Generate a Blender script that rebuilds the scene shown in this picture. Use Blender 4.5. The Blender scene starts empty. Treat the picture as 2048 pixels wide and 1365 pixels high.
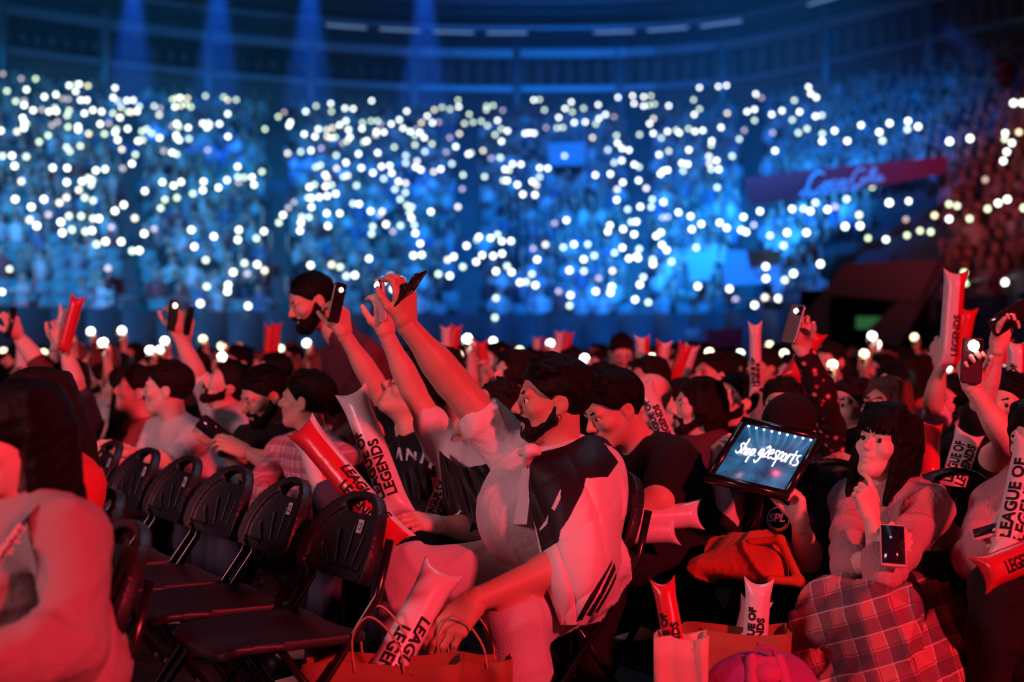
import bpy, bmesh, math, random
import numpy as np
from mathutils import Vector, Matrix

# ------------------------------------------------------------------ camera, world, lights, exposure
scene = bpy.context.scene
COL = scene.collection
FPX, HZ, EYE = 2844.4, 690.0, 1.22           # focal length in pixels (50 mm on 36 mm), horizon row, eye height
cam_d = bpy.data.cameras.new('camera'); cam_d.lens = 50; cam_d.sensor_width = 36
cam_d.shift_y = (HZ - 682.5) / 2048
cam_d.dof.use_dof = True; cam_d.dof.focus_distance = 4.35; cam_d.dof.aperture_fstop = 1.9
cam_d.clip_end = 300
cam = bpy.data.objects.new('camera', cam_d); COL.objects.link(cam)
cam.location = (0, 0, EYE); cam.rotation_euler = (math.pi / 2, 0, 0)
scene.camera = cam
vs = scene.view_settings
vs.view_transform = 'Standard'; vs.look = 'None'; vs.gamma = 1; vs.use_curve_mapping = False; vs.exposure = 0.2

world = bpy.data.worlds.new('dark_hall'); scene.world = world; world.use_nodes = True
bg = world.node_tree.nodes['Background']; bg.inputs[0].default_value = (.02, .05, .12, 1); bg.inputs[1].default_value = .02

def aim(o, target):
    o.rotation_euler = (Vector(target) - o.location).to_track_quat('-Z', 'Y').to_euler()
def area(name, loc, target, size, power, col):
    l = bpy.data.lights.new(name, 'AREA'); l.shape = 'DISK'; l.size = size; l.energy = power; l.color = col
    o = bpy.data.objects.new(name, l); o.location = loc; COL.objects.link(o); aim(o, target); return o
def spot(name, loc, target, power, col, angle, blend=1.0, radius=.25):
    l = bpy.data.lights.new(name, 'SPOT'); l.energy = power; l.color = col; l.spot_size = math.radians(angle)
    l.spot_blend = blend; l.shadow_soft_size = radius
    o = bpy.data.objects.new(name, l); o.location = loc; COL.objects.link(o); aim(o, target); return o
RED = (1, .040, .07)
spot('wash_red_key', (8, -7, 6.5), (-.9, 7.0, .2), 8600, RED, 52, .35, .5)          # moving head over the arena floor, behind the camera
area('stage_wash_pale', (-6.5, 1.0, 3.2), (.3, 5.0, .8), 1.8, 190, (1, .36, .44))                                    # stage light from the left
area('house_cool_rim', (1.5, 8.5, 6.5), (0, 5, .8), 1.5, 30, (.5, .7, 1))
spot('blue_wash_main', (2, 12, 15), (4, 45, 5), 66000, (.002, .20, 1), 42)
spot('blue_wash_bright', (6, 16, 15), (5.5, 40, 4.2), 62000, (.02, .33, 1), 22)
spot('blue_wash_left', (-6, 12, 15), (-11, 40, 4.5), 40000, (.003, .34, .9), 46)
spot('blue_wash_top', (0, 18, 16), (-4, 58, 13.5), 9000, (.01, .18, .8), 60)
spot('red_wash_right', (-4, 8, 9), (10.2, 27, 5.0), 4200, (1, .05, .09), 26)

# ------------------------------------------------------------------ helpers
def P(px, py, d):
    return Vector(((px - 1024) / FPX * d, d, EYE - (py - HZ) / FPX * d))
def A(v): return np.array(v, dtype=np.float64)
def nrm(v): v = A(v); return v / (np.linalg.norm(v) + 1e-12)
RNG = random.Random(7)

MATS = {}
def mat(name, col, rough=.7, bump=0, bscale=60, metal=0, spec=.4, emit=None, strength=0, alpha=1, vary=0, vscale=8, coat=0, sheen=0, stretch=None):
    if name in MATS: return MATS[name]
    m = bpy.data.materials.new(name); m.use_nodes = True; MATS[name] = m
    nt = m.node_tree; b = nt.nodes['Principled BSDF']
    b.inputs['Base Color'].default_value = (*col, 1); b.inputs['Roughness'].default_value = rough
    b.inputs['Metallic'].default_value = metal; b.inputs['Specular IOR Level'].default_value = spec
    b.inputs['Coat Weight'].default_value = coat; b.inputs['Sheen Weight'].default_value = sheen
    if emit: b.inputs['Emission Color'].default_value = (*emit, 1); b.inputs['Emission Strength'].default_value = strength
    if alpha < 1: b.inputs['Alpha'].default_value = alpha
    if bump or vary:
        tc = nt.nodes.new('ShaderNodeTexCoord'); src = tc.outputs['Object']
        if stretch:
            mp = nt.nodes.new('ShaderNodeMapping'); mp.inputs['Scale'].default_value = stretch
            nt.links.new(src, mp.inputs[0]); src = mp.outputs[0]
    if bump:
        n = nt.nodes.new('ShaderNodeTexNoise'); n.inputs['Scale'].default_value = bscale; n.inputs['Detail'].default_value = 4
        nt.links.new(src, n.inputs['Vector'])
        bp = nt.nodes.new('ShaderNodeBump'); bp.inputs['Strength'].default_value = bump; bp.inputs['Distance'].default_value = .02
        nt.links.new(n.outputs['Fac'], bp.inputs['Height']); nt.links.new(bp.outputs['Normal'], b.inputs['Normal'])
    if vary:
        n = nt.nodes.new('ShaderNodeTexNoise'); n.inputs['Scale'].default_value = vscale; n.inputs['Detail'].default_value = 3
        nt.links.new(src, n.inputs['Vector'])
        mx = nt.nodes.new('ShaderNodeMix'); mx.data_type = 'RGBA'
        mx.inputs[6].default_value = (*[c * (1 - vary) for c in col], 1); mx.inputs[7].default_value = (*[min(1, c * (1 + vary)) for c in col], 1)
        nt.links.new(n.outputs['Fac'], mx.inputs[0]); nt.links.new(mx.outputs[2], b.inputs['Base Color'])
    return m

def np_mesh(name, V, faces, mats, mi=None, smooth=True):
    """V (n,3), faces: array (m,3|4) or list of lists."""
    me = bpy.data.meshes.new(name)
    V = np.asarray(V, dtype=np.float32)
    if isinstance(faces, np.ndarray):
        m, k = faces.shape
        me.vertices.add(len(V)); me.vertices.foreach_set('co', V.ravel())
        me.loops.add(m * k); me.loops.foreach_set('vertex_index', faces.astype(np.int32).ravel())
        me.polygons.add(m); me.polygons.foreach_set('loop_start', np.arange(0, m * k, k, dtype=np.int32))
        me.update(calc_edges=True)
    else:
        me.from_pydata(V.tolist(), [], faces)
    n = len(me.polygons)
    if smooth: me.polygons.foreach_set('use_smooth', np.ones(n, dtype=bool))
    for mt in (mats if isinstance(mats, (list, tuple)) else [mats]): me.materials.append(mt)
    if mi is not None: me.polygons.foreach_set('material_index', np.asarray(mi, dtype=np.int32))
    me.update()
    return me
def link(name, data, parent=None, loc=None):
    o = bpy.data.objects.new(name, data); COL.objects.link(o)
    if parent is not None: o.parent = parent
    if loc is not None: o.location = loc
    return o
def tag(o, label=None, cat=None, group=None, kind=None):
    if label: o['label'] = label
    if cat: o['category'] = cat
    if group: o['group'] = group
    if kind: o['kind'] = kind
    return o
def empty(name, loc, label, cat, group=None):
    o = link(name, None, None, loc); o.empty_display_size = .1
    return tag(o, label, cat, group)
def build(name, parts, parent=None, root=None, mats=None):
    """parts: list of (V, quads) or (V, quads, material index) joined into one mesh object; V in world space, root = world origin to subtract."""
    Vs, Qs, Ms, off = [], [], [], 0
    for p in parts:
        V, Q = p[0], p[1]; Vs.append(V); Qs.append(Q + off); off += len(V)
        Ms.append(np.full(len(Q), p[2] if len(p) > 2 else 0) if np.isscalar(p[2] if len(p) > 2 else 0) else p[2])
    V = np.concatenate(Vs); Q = np.concatenate(Qs); M = np.concatenate(Ms)
    if root is not None: V = V - A(root)[None, :]
    return link(name, np_mesh(name, V, Q, mats, M), parent)

# ---- simple polygon builders (all return V, quads as numpy arrays)
def box(c, s, R=None):
    c, s = A(c), A(s) / 2
    V = A([[x, y, z] for x in (-1, 1) for y in (-1, 1) for z in (-1, 1)]) * s
    if R is not None: V = V @ np.asarray(R).T
    Q = np.array([[0, 1, 3, 2], [4, 6, 7, 5], [0, 4, 5, 1], [2, 3, 7, 6], [0, 2, 6, 4], [1, 5, 7, 3]])
    return V + c, Q
def frame_of(d, up=(0, 0, 1)):
    d = A(d); d = d / (np.linalg.norm(d) + 1e-9); u = A(up)
    if abs(d @ u) > .97: u = A((0, 1, 0)) if abs(d[1]) < .9 else A((1, 0, 0))
    x = np.cross(d, u); x /= np.linalg.norm(x); y = np.cross(x, d)
    return x, y, d
def tube(pts, r, n=8, cap=True):
    pts = [A(p) for p in pts]; rs = r if isinstance(r, (list, tuple, np.ndarray)) else [r] * len(pts)
    V = []
    for i, p in enumerate(pts):
        d = pts[min(i + 1, len(pts) - 1)] - pts[max(i - 1, 0)]
        x, y, _ = frame_of(d)
        for k in range(n):
            a = 2 * math.pi * k / n; V.append(p + rs[i] * (math.cos(a) * x + math.sin(a) * y))
    Q = []
    for i in range(len(pts) - 1):
        for k in range(n):
            Q.append([i * n + k, i * n + (k + 1) % n, (i + 1) * n + (k + 1) % n, (i + 1) * n + k])
    if cap:
        V += [pts[0], pts[-1]]; a, b = len(V) - 2, len(V) - 1
        e = (len(pts) - 1) * n
        for k in range(0, n, 2):
            Q.append([a, (k + 2) % n, (k + 1) % n, k]); Q.append([b, e + k, e + (k + 1) % n, e + (k + 2) % n])
    return A(V), np.array(Q)[:, ::-1].copy()
def grid_surf(G):
    """G (a,b,3) -> V, quads"""
    a, b = G.shape[:2]; idx = np.arange(a * b).reshape(a, b)
    Q = np.stack([idx[:-1, :-1], idx[1:, :-1], idx[1:, 1:], idx[:-1, 1:]], -1).reshape(-1, 4)
    return G.reshape(-1, 3), Q
def thicken(G, t):
    """closed sheet of thickness t from grid G"""
    du = np.gradient(G, axis=0); dv = np.gradient(G, axis=1)
    N = np.cross(du, dv); N /= (np.linalg.norm(N, axis=-1, keepdims=True) + 1e-9)
    a, b = G.shape[:2]
    V1, Q1 = grid_surf(G + N * t / 2); V2, Q2 = grid_surf(G - N * t / 2)
    n = a * b; idx = np.arange(n).reshape(a, b)
    rim = np.concatenate([idx[0, :], idx[1:, -1], idx[-1, -2::-1], idx[-2:0:-1, 0]])
    nx = np.roll(rim, -1)
    Qs = np.stack([rim, nx, nx + n, rim + n], -1)
    return np.concatenate([V1, V2]), np.concatenate([Q1, Q2[:, ::-1] + n, Qs]), len(Q1)

# ---- signed distance modelling: smooth unions of tapered capsules and ellipsoids, turned into quads by surface nets
def cone(a, b, ra, rb=None, k=.02, op=1): return ('c', A(a), A(b), ra, ra if rb is None else rb, k, op)
def ell(c, r, R=None, k=.02, op=1): return ('e', A(c), A(r) if not np.isscalar(r) else A((r, r, r)), None if R is None else np.asarray(R), k, op)
def half(n, c): return ('h', A(n), c)
def sdf(prims, vox, disp=None, return_field=False):
    lo = np.full(3, 1e9); hi = -lo
    for p in prims:
        if p[0] == 'c' and p[6] > 0:
            r = max(p[3], p[4]); lo = np.minimum(lo, np.minimum(p[1], p[2]) - r); hi = np.maximum(hi, np.maximum(p[1], p[2]) + r)
        elif p[0] == 'e' and p[5] > 0:
            r = p[2].max() if p[3] is not None else p[2]; lo = np.minimum(lo, p[1] - r); hi = np.maximum(hi, p[1] + r)
    lo = lo - 3 * vox; hi = hi + 3 * vox
    n = np.ceil((hi - lo) / vox).astype(int) + 1
    Fd = np.full(tuple(n), .5, dtype=np.float32)
    ax = [lo[i] + vox * np.arange(n[i]) for i in range(3)]
    for p in prims:
        if p[0] == 'h':
            X = ax[0][:, None, None] * p[1][0] + ax[1][None, :, None] * p[1][1] + ax[2][None, None, :] * p[1][2] - p[2]
            Fd = np.maximum(Fd, X.astype(np.float32)); continue
        if p[0] == 'c': r = max(p[3], p[4]); a = np.minimum(p[1], p[2]) - r; b = np.maximum(p[1], p[2]) + r; k, op = p[5], p[6]
        else: r = p[2].max() if p[3] is not None else p[2]; a = p[1] - r; b = p[1] + r; k, op = p[4], p[5]
        m = k + 3 * vox
        i0 = np.clip(np.floor((a - m - lo) / vox).astype(int), 0, n); i1 = np.clip(np.ceil((b + m - lo) / vox).astype(int) + 1, 0, n)
        if (i1 <= i0).any(): continue
        sl = tuple(slice(i0[j], i1[j]) for j in range(3))
        X = (ax[0][sl[0]])[:, None, None]; Y = (ax[1][sl[1]])[None, :, None]; Z = (ax[2][sl[2]])[None, None, :]
        if p[0] == 'c':
            ab = p[2] - p[1]; L = ab @ ab + 1e-12
            x, y, z = X - p[1][0], Y - p[1][1], Z - p[1][2]
            t = np.clip((x * ab[0] + y * ab[1] + z * ab[2]) / L, 0, 1)
            d = np.sqrt((x - t * ab[0]) ** 2 + (y - t * ab[1]) ** 2 + (z - t * ab[2]) ** 2) - (p[3] + (p[4] - p[3]) * t)
        else:
            x, y, z = X - p[1][0], Y - p[1][1], Z - p[1][2]
            if p[3] is not None:
                R = p[3]
                x, y, z = (x * R[0, 0] + y * R[1, 0] + z * R[2, 0], x * R[0, 1] + y * R[1, 1] + z * R[2, 1], x * R[0, 2] + y * R[1, 2] + z * R[2, 2])
            rr = p[2]
            k0 = np.sqrt((x / rr[0]) ** 2 + (y / rr[1]) ** 2 + (z / rr[2]) ** 2); k1 = np.sqrt((x / rr[0] ** 2) ** 2 + (y / rr[1] ** 2) ** 2 + (z / rr[2] ** 2) ** 2)
            d = k0 * (k0 - 1) / (k1 + 1e-9)
        d = d.astype(np.float32); f = Fd[sl]
        if op > 0:
            h = np.maximum(k - np.abs(f - d), 0) / max(k, 1e-6); Fd[sl] = np.minimum(f, d) - h * h * k * .25
        else:
            d = -d; h = np.maximum(k - np.abs(f - d), 0) / max(k, 1e-6); Fd[sl] = np.maximum(f, d) + h * h * k * .25
    if disp is not None:
        Fd = Fd + disp(ax[0][:, None, None], ax[1][None, :, None], ax[2][None, None, :]).astype(np.float32)
    return nets(Fd, lo, vox)
def nets(Fd, lo, vox):
    ins = Fd < 0
    n = Fd.shape
    s = np.zeros((n[0] - 1, n[1] - 1, n[2] - 1), dtype=np.uint8)
    for i in (0, 1):
        for j in (0, 1):
            for k in (0, 1): s += ins[i:n[0] - 1 + i, j:n[1] - 1 + j, k:n[2] - 1 + k]
    act = (s > 0) & (s < 8)
    C = np.argwhere(act)
    if len(C) == 0: return np.zeros((0, 3)), np.zeros((0, 4), int)
    vid = np.full(act.shape, -1, dtype=np.int32); vid[act] = np.arange(len(C))
    f = {}
    for i in (0, 1):
        for j in (0, 1):
            for k in (0, 1): f[i, j, k] = Fd[C[:, 0] + i, C[:, 1] + j, C[:, 2] + k]
    acc = np.zeros((len(C), 3)); cnt = np.zeros(len(C))
    for a in f:
        for axn in range(3):
            if a[axn]: continue
            b = list(a); b[axn] = 1; b = tuple(b)
            fa, fb = f[a], f[b]; cr = (fa < 0) != (fb < 0)
            t = np.where(cr, fa / np.where(cr, fa - fb, 1), 0)
            for q in range(3): acc[:, q] += np.where(cr, a[q] + (t if q == axn else 0), 0)
            cnt += cr
    V = (C + acc / cnt[:, None]) * vox + lo
    Qs = []
    for axn in range(3):
        sl0 = [slice(None)] * 3; sl1 = [slice(None)] * 3
        sl0[axn] = slice(0, -1); sl1[axn] = slice(1, None)
        a0 = ins[tuple(sl0)]; a1 = ins[tuple(sl1)]
        E = np.argwhere(a0 != a1); flip = a0[E[:, 0], E[:, 1], E[:, 2]]
        u, v = (axn + 1) % 3, (axn + 2) % 3
        ok = (E[:, u] > 0) & (E[:, v] > 0) & (E[:, u] < act.shape[u]) & (E[:, v] < act.shape[v])
        E = E[ok]; flip = flip[ok]
        def cell(du, dv):
            c = E.copy(); c[:, u] -= du; c[:, v] -= dv; return vid[c[:, 0], c[:, 1], c[:, 2]]
        q = np.stack([cell(1, 1), cell(0, 1), cell(0, 0), cell(1, 0)], -1)
        q[~flip] = q[~flip][:, ::-1]
        Qs.append(q)
    return V, np.concatenate(Qs)
def waves(amp, freq, seed=0, n=5, aniso=(1, 1, 1)):
    r = random.Random(seed); ws = []
    for _ in range(n):
        d = A([r.gauss(0, 1) * aniso[i] for i in range(3)]); d /= np.linalg.norm(d)
        ws.append((d * freq * r.uniform(.6, 1.5), r.uniform(0, 6.28)))
    def g(x, y, z):
        o = 0
        for d, ph in ws: o = o + np.sin(d[0] * x + d[1] * y + d[2] * z + ph)
        return o * amp / math.sqrt(n)
    return g
def folds(amp, wl=.11, seed=0, n=4, tilt=.6):
    """creased cloth: sharp ridges with a wandering direction"""
    r = random.Random(seed); ws = []
    for _ in range(n):
        d = nrm((r.gauss(0, 1), r.gauss(0, 1), r.gauss(0, tilt))) * math.pi / (wl * r.uniform(.7, 1.6)); w = nrm((r.gauss(0, 1), r.gauss(0, 1), r.gauss(0, 1))) * r.uniform(7, 13)
        m = nrm((r.gauss(0, 1), r.gauss(0, 1), r.gauss(0, 1))) * r.uniform(5, 9); ws.append((d, w, m, r.uniform(0, 6), r.uniform(0, 6)))
    def g(x, y, z):
        o = 0
        for d, w, m, p, q in ws:
            warp = 1.3 * np.sin(w[0] * x + w[1] * y + w[2] * z + q); s = 1 - np.abs(np.sin(d[0] * x + d[1] * y + d[2] * z + p + warp))
            o = o - s * s * s * np.clip(.5 + .8 * np.sin(m[0] * x + m[1] * y + m[2] * z + p), 0, 1)
        return (o + .35) * amp
    return g
def text_mesh(s, size=1.0, bold=0.0, shear=0, fine=None):
    c = bpy.data.curves.new('txt', 'FONT'); c.body = s; c.size = size; c.align_x = 'LEFT'; c.offset = bold; c.shear = shear; c.resolution_u = 3
    o = bpy.data.objects.new('txt', c); COL.objects.link(o)
    dg = bpy.context.evaluated_depsgraph_get(); me = o.evaluated_get(dg).to_mesh()
    V = A([v.co for v in me.vertices]); Fc = [list(p.vertices) for p in me.polygons]
    o.evaluated_get(dg).to_mesh_clear(); bpy.data.objects.remove(o); bpy.data.curves.remove(c)
    V[:, 0] -= V[:, 0].min()
    if fine:                                                     # small faces, so the letters can follow a curved surface
        bm = bmesh.new(); vs_ = [bm.verts.new(v) for v in V]
        for f in Fc:
            try: bm.faces.new([vs_[i] for i in f])
            except ValueError: pass
        for _ in range(4):
            bmesh.ops.triangulate(bm, faces=bm.faces[:])
            lg = [e for e in bm.edges if e.calc_length() > fine]
            if not lg: break
            bmesh.ops.subdivide_edges(bm, edges=lg, cuts=1)
        bmesh.ops.triangulate(bm, faces=bm.faces[:])
        bm.verts.index_update(); V = A([v.co for v in bm.verts]); Fc = [[v.index for v in f.verts] for f in bm.faces]; bm.free()
    return V, Fc
# ------------------------------------------------------------------ the hall: floor, grandstand bowl, back wall, roof
CONC = mat('dark_concrete', (.05, .055, .06), .85, bump=.2, bscale=12, vary=.25, vscale=2)
STEPM = mat('stand_concrete', (.10, .11, .12), .9, vary=.3, vscale=1.5)
WALLM = mat('arena_wall_paint', (.16, .12, .11), .85, vary=.2, vscale=.7)
STEEL = mat('grey_steel', (.28, .31, .34), .45, metal=.5)
DARKST = mat('dark_steel', (.06, .07, .08), .5, metal=.4)
GLASSD = mat('dark_window_glass', (.012, .018, .03), .15, spec=.6)
SEATM = mat('teal_seat_plastic', (.16, .30, .33), .5)

fl, flq = grid_surf(np.stack(np.meshgrid(np.linspace(-45, 45, 19), np.linspace(-5, 45, 11), indexing='ij') + [np.zeros((19, 11))], -1))
o = link('floor', np_mesh('floor', fl, flq, mat('black_event_floor', (.016, .015, .017), .45, bump=.15, bscale=20, vary=.4, vscale=1.2), smooth=False)); tag(o, 'dark hall floor under the rows of chairs', kind='structure')

SK = [-.75, -.5, -.36, -.2, 0, .15, .25, .36, .5, .75]
SY = [15, 24, 29, 34, 37, 35, 28.5, 22, 16, 10]
def hermite(xs, ys, x):
    m = np.gradient(ys, xs); i = int(np.clip(np.searchsorted(xs, x) - 1, 0, len(xs) - 2))
    h = xs[i + 1] - xs[i]; t = (x - xs[i]) / h
    return ((2 * t**3 - 3 * t**2 + 1) * ys[i] + (t**3 - 2 * t**2 + t) * h * m[i] + (-2 * t**3 + 3 * t**2) * ys[i + 1] + (t**3 - t**2) * h * m[i + 1])
SK, SY = A(SK), A(SY)
def yfront(s): return hermite(SK, SY, s)
def drow(s): return .80 + .35 * max(0, s - .12)
NROW, Z0, RISE = 26, 1.45, .325
def stand_pt(s, k, dz=0):
    Y = yfront(s) + k * drow(s); return A((s * Y, Y, Z0 + RISE * k + dz))
def stand_hit(px, py, lift):
    s = (px - 1024) / FPX; t = (HZ - py) / FPX
    k = (EYE + t * yfront(s) - Z0 - lift) / (RISE - t * drow(s))
    k = max(-.5, min(NROW + 2, k)); Y = yfront(s) + k * drow(s)
    return k, Y
SS = np.linspace(-.72, .72, 73)
gs = link('grandstand', None); tag(gs, 'stepped grandstand bowl curving round the far side of the hall', kind='structure')
VOM = (1648, 1893)                                             # columns of the vomitory in the right-hand stand
for k in range(NROW + 2):
    segs = [SS] if k > 5 else [np.concatenate([SS[SS < (VOM[0] - 1024) / FPX], [(VOM[0] - 1024) / FPX]]), np.concatenate([[(VOM[1] - 1024) / FPX], SS[SS > (VOM[1] - 1024) / FPX]])]
    parts = []
    for sg in segs:
        G = np.stack([np.stack([stand_pt(s, k - .5, -.9 - .1 * k) for s in sg]), np.stack([stand_pt(s, k - .5, RISE * .5) for s in sg]), np.stack([stand_pt(s, k + .5, -RISE * .5) for s in sg])])
        parts.append(grid_surf(G))
    ob = build('step', parts, gs, None, [STEPM])
    for p_ in ob.data.polygons: p_.use_smooth = False

# front barrier of the stand, in panels
bar = link('barrier', None); tag(bar, 'grey barrier wall along the foot of the grandstand', kind='structure')
BARM = mat('barrier_panel_blue_grey', (.06, .075, .09), .6, vary=.2, vscale=.6)
sb = np.linspace(-.6, .6, 49)
for a, b in zip(sb[:-1], sb[1:]):
    sv = (VOM[0] - 1024) / FPX, (VOM[1] - 1024) / FPX
    if a > sv[0] - .012 and b < sv[1] + .012: continue
    p, q = stand_pt(a, -.9), stand_pt(b, -.9); d = q - p; L = np.linalg.norm(d[:2]); ang = math.atan2(d[1], d[0])
    R = np.array([[math.cos(ang), -math.sin(ang), 0], [math.sin(ang), math.cos(ang), 0], [0, 0, 1]])
    m = (p + q) / 2
    build('panel', [box((m[0], m[1], 1.0), (L - .03, .08, 2.0), R)], bar, None, [BARM])
    if a > .1 or a < -.12:
        build('rail', [tube([p + A((0, 0, .75 + .35)), q + A((0, 0, .75 + .35))], .025, 6), tube([p + A((0, 0, .5)), p + A((0, 0, 1.1))], .02, 6)], bar, None, [STEEL])

# back wall with window band, columns, beams
Yk = NROW + 2.2
def wall_pt(s, z, off=0):
    Y = yfront(s) + Yk * drow(s) + off; return A((s * Y, Y, z))
sw = np.linspace(-.66, .66, 67)
WZ = dict(a=9.2, b=11.75, c=12.0, d=13.15, e=13.5, f=16.5)
bw = link('wall_back', None); tag(bw, 'curved back wall above the grandstand with a band of dark windows', kind='structure')
def band(name, z0, z1, off, m, thick=None, s0=-.66, s1=.66, parent=bw):
    sg = sw[(sw >= s0 - 1e-6) & (sw <= s1 + 1e-6)]
    if thick is None:
        G = np.stack([np.stack([wall_pt(s, z0, off) for s in sg]), np.stack([wall_pt(s, z1, off) for s in sg])])
        return build(name, [grid_surf(G)], parent, None, [m])
    G = np.stack([np.stack([wall_pt(s, z, off + o_) for s in sg]) for z, o_ in ((z0, thick), (z0, 0), (z1, 0), (z1, thick), (z0, thick))])
    ob = build(name, [grid_surf(G)], parent, None, [m])
    for p_ in ob.data.polygons: p_.use_smooth = False
    return ob
band('lower_wall', WZ['a'], WZ['b'], 0, WALLM)
band('upper_wall', WZ['e'], WZ['f'], 0, mat('upper_wall_dark', (.05, .06, .07), .9))
band('window_sill_beam', WZ['b'], WZ['c'], -.4, STEEL, .4)
band('lintel_beam', WZ['d'], WZ['e'], -.5, STEEL, .5)
band('gutter_beam', 13.95, 14.08, -2.2, STEEL, .4)
band('fascia', 14.4, 14.95, -3.0, DARKST, .5)
cols = [(210 - 1024) / FPX + i * (206 / FPX) for i in range(-3, 11)]
for i, s in enumerate(cols):
    q0, q1 = wall_pt(s, 9.4, -.35), wall_pt(s, 13.9, -.35)
    build('column', [box(((q0 + q1) / 2), (.34, .3, 4.6))], bw, None, [STEEL])
    if i + 1 < len(cols):
        n = 7
        for j in range(n):
            sa = s + (cols[i + 1] - s) * (j + .12) / n; sb_ = s + (cols[i + 1] - s) * (j + .94) / n
            a, b = wall_pt(sa, 0, .05), wall_pt(sb_, 0, .05); d = b - a; L = np.linalg.norm(d)
            ang = math.atan2(d[1], d[0]); R = np.array([[math.cos(ang), -math.sin(ang), 0], [math.sin(ang), math.cos(ang), 0], [0, 0, 1]])
            c = (a + b) / 2
            build('window_pane', [box((c[0], c[1], (WZ['c'] + WZ['d']) / 2), (L, .06, WZ['d'] - WZ['c']), R)], bw, None, [GLASSD if i < 6 else WALLM])

# roof: dark deck, ring truss with lamps, radial girders
rf, rq = grid_surf(np.stack(np.meshgrid(np.linspace(-60, 60, 13), np.linspace(-6, 75, 10), indexing='ij') + [np.full((13, 10), 17.5)], -1))
o = link('ceiling', np_mesh('ceiling', rf, rq, mat('black_roof_deck', (.02, .022, .025), .9), smooth=False)); tag(o, 'dark roof deck of the hall', kind='structure')
ring = link('ring_truss', None); tag(ring, 'curved roof ring truss of thin steel tubes above the back wall', kind='structure')
def ring_pt(s, z, off): return wall_pt(s, z, off)
sr = np.linspace(-.62, .5, 120)
for z, off in ((14.6, -4.2), (15.2, -4.2), (14.9, -5.0)):
    build('chord', [tube([ring_pt(s, z, off) for s in sr], .07, 6)], ring, None, [STEEL])
for i in range(0, 119, 1):
    build('web', [tube([ring_pt(sr[i], 14.6, -4.2), ring_pt(sr[i + 1], 15.2 if i % 2 == 0 else 14.9, -4.2 if i % 2 == 0 else -5)], .045, 4)], ring, None, [STEEL])
tl = mat('ring_tube_light', (.5, .6, .7), .4, emit=(.25, .45, .75), strength=.35)
for i in range(52, 96, 4):
    if i in (68, 84): continue
    a, b = ring_pt(sr[i], 13.78, -2.3), ring_pt(sr[i + 3], 13.78, -2.3)
    build('batten_light', [tube([a, b], .05, 6)], ring, None, [tl])
for s in np.linspace(-.5, .5, 9):
    a = ring_pt(s, 15.6, -4.5); b = A((s * 26, 24, 17.0))
    build('girder', [box((a + b) / 2, (.3, np.linalg.norm(b - a), .5), np.array(Matrix.Rotation(math.atan2(-(b - a)[0], (b - a)[1]), 3, 'Z') @ Matrix.Rotation(math.atan2((b - a)[2], np.linalg.norm((b - a)[:2])), 3, 'X')))], ring, None, [DARKST])

# side walls closing the hall, outside the frame
for nm, x in (('wall_left', -44), ('wall_right', 44)):
    V, Q = box((x, 30, 8), (.3, 74, 18)); tag(link(nm, np_mesh(nm, V, Q, mat('upper_wall_dark', (.05, .06, .07)), smooth=False)), 'dark side wall of the hall', kind='structure')

# vomitory block in the right-hand stand
def strip_box(px0, px1, y0, y1, d0, d1): pass
vm = link('vomitory', None); tag(vm, 'dark entrance tunnel with sloping parapets in the right-hand stand', kind='structure')
VC = mat('vomitory_grey', (.30, .27, .30), .8, vary=.15, vscale=.8)
dv = 25.0
def slab(pts, th):
    """polygon (front outline, pixel+depth) extruded away from the camera by th"""
    F0 = [A(p) for p in pts]; n = len(F0); V = F0 + [p + A((p[0] / p[1] * th, th, 0)) for p in F0]
    Fc = [list(range(n))[::-1], list(range(n, 2 * n))] + [[i, (i + 1) % n, n + (i + 1) % n, n + i] for i in range(n)]
    return V, Fc
def slab_ob(name, px, d, th, m, parent):
    V, Fc = slab([P(x, y, d) for x, y in px], th); return link(name, np_mesh(name, V, Fc, m, smooth=False), parent)
slab_ob('parapet', [(1690, 528), (1880, 520), (1838, 606), (1652, 590)], dv, .35, VC, vm)
slab_ob('side_wall', [(1560, 690), (1690, 528), (1700, 536), (1660, 600), (1650, 760), (1560, 760)], dv + .1, 3.2, VC, vm)
slab_ob('side_wall', [(1880, 522), (1893, 530), (1800, 690), (1770, 740), (1735, 740), (1735, 660)], dv + .1, .3, VC, vm)
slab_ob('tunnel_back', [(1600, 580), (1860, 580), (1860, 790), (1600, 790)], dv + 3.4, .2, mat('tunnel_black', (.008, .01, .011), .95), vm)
slab_ob('lower_wall', [(1732, 700), (2300, 690), (2300, 800), (1732, 800)], dv - 1.6, .3, BARM, vm)
eg = slab_ob('exit_sign', [(1712, 634), (1768, 634), (1768, 658), (1712, 658)], dv + 2.6, .06, mat('green_exit_sign', (.03, .12, .06), .5, emit=(.08, .35, .12), strength=.25), None)
tag(eg, 'dim green exit sign inside the dark stand entrance', 'sign')
eg = slab_ob('notice_board', [(1764, 640), (1804, 630), (1780, 690), (1762, 720)], dv + 2.2, .06, mat('yellow_notice', (.45, .33, .12), .6), None)
tag(eg, 'pale yellow notice beside the dark stand entrance', 'sign')

# thin stage haze hanging in front of the stands, lit by the blue spots
hz = bpy.data.materials.new('stage_haze'); hz.use_nodes = True; nt = hz.node_tree; nt.nodes.remove(nt.nodes['Principled BSDF'])
vsn = nt.nodes.new('ShaderNodeVolumeScatter'); vsn.inputs['Density'].default_value = .0036; vsn.inputs['Color'].default_value = (.9, .95, 1, 1); vsn.inputs['Anisotropy'].default_value = .1
nt.links.new(vsn.outputs[0], nt.nodes['Material Output'].inputs['Volume'])
V, Q = box((0, 40, 8.6), (44, 25, 16.4)); tag(link('haze', np_mesh('haze', V, Q, hz, smooth=False)), 'thin blue-lit haze hanging in the hall before the stands', 'haze', kind='stuff')

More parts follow.
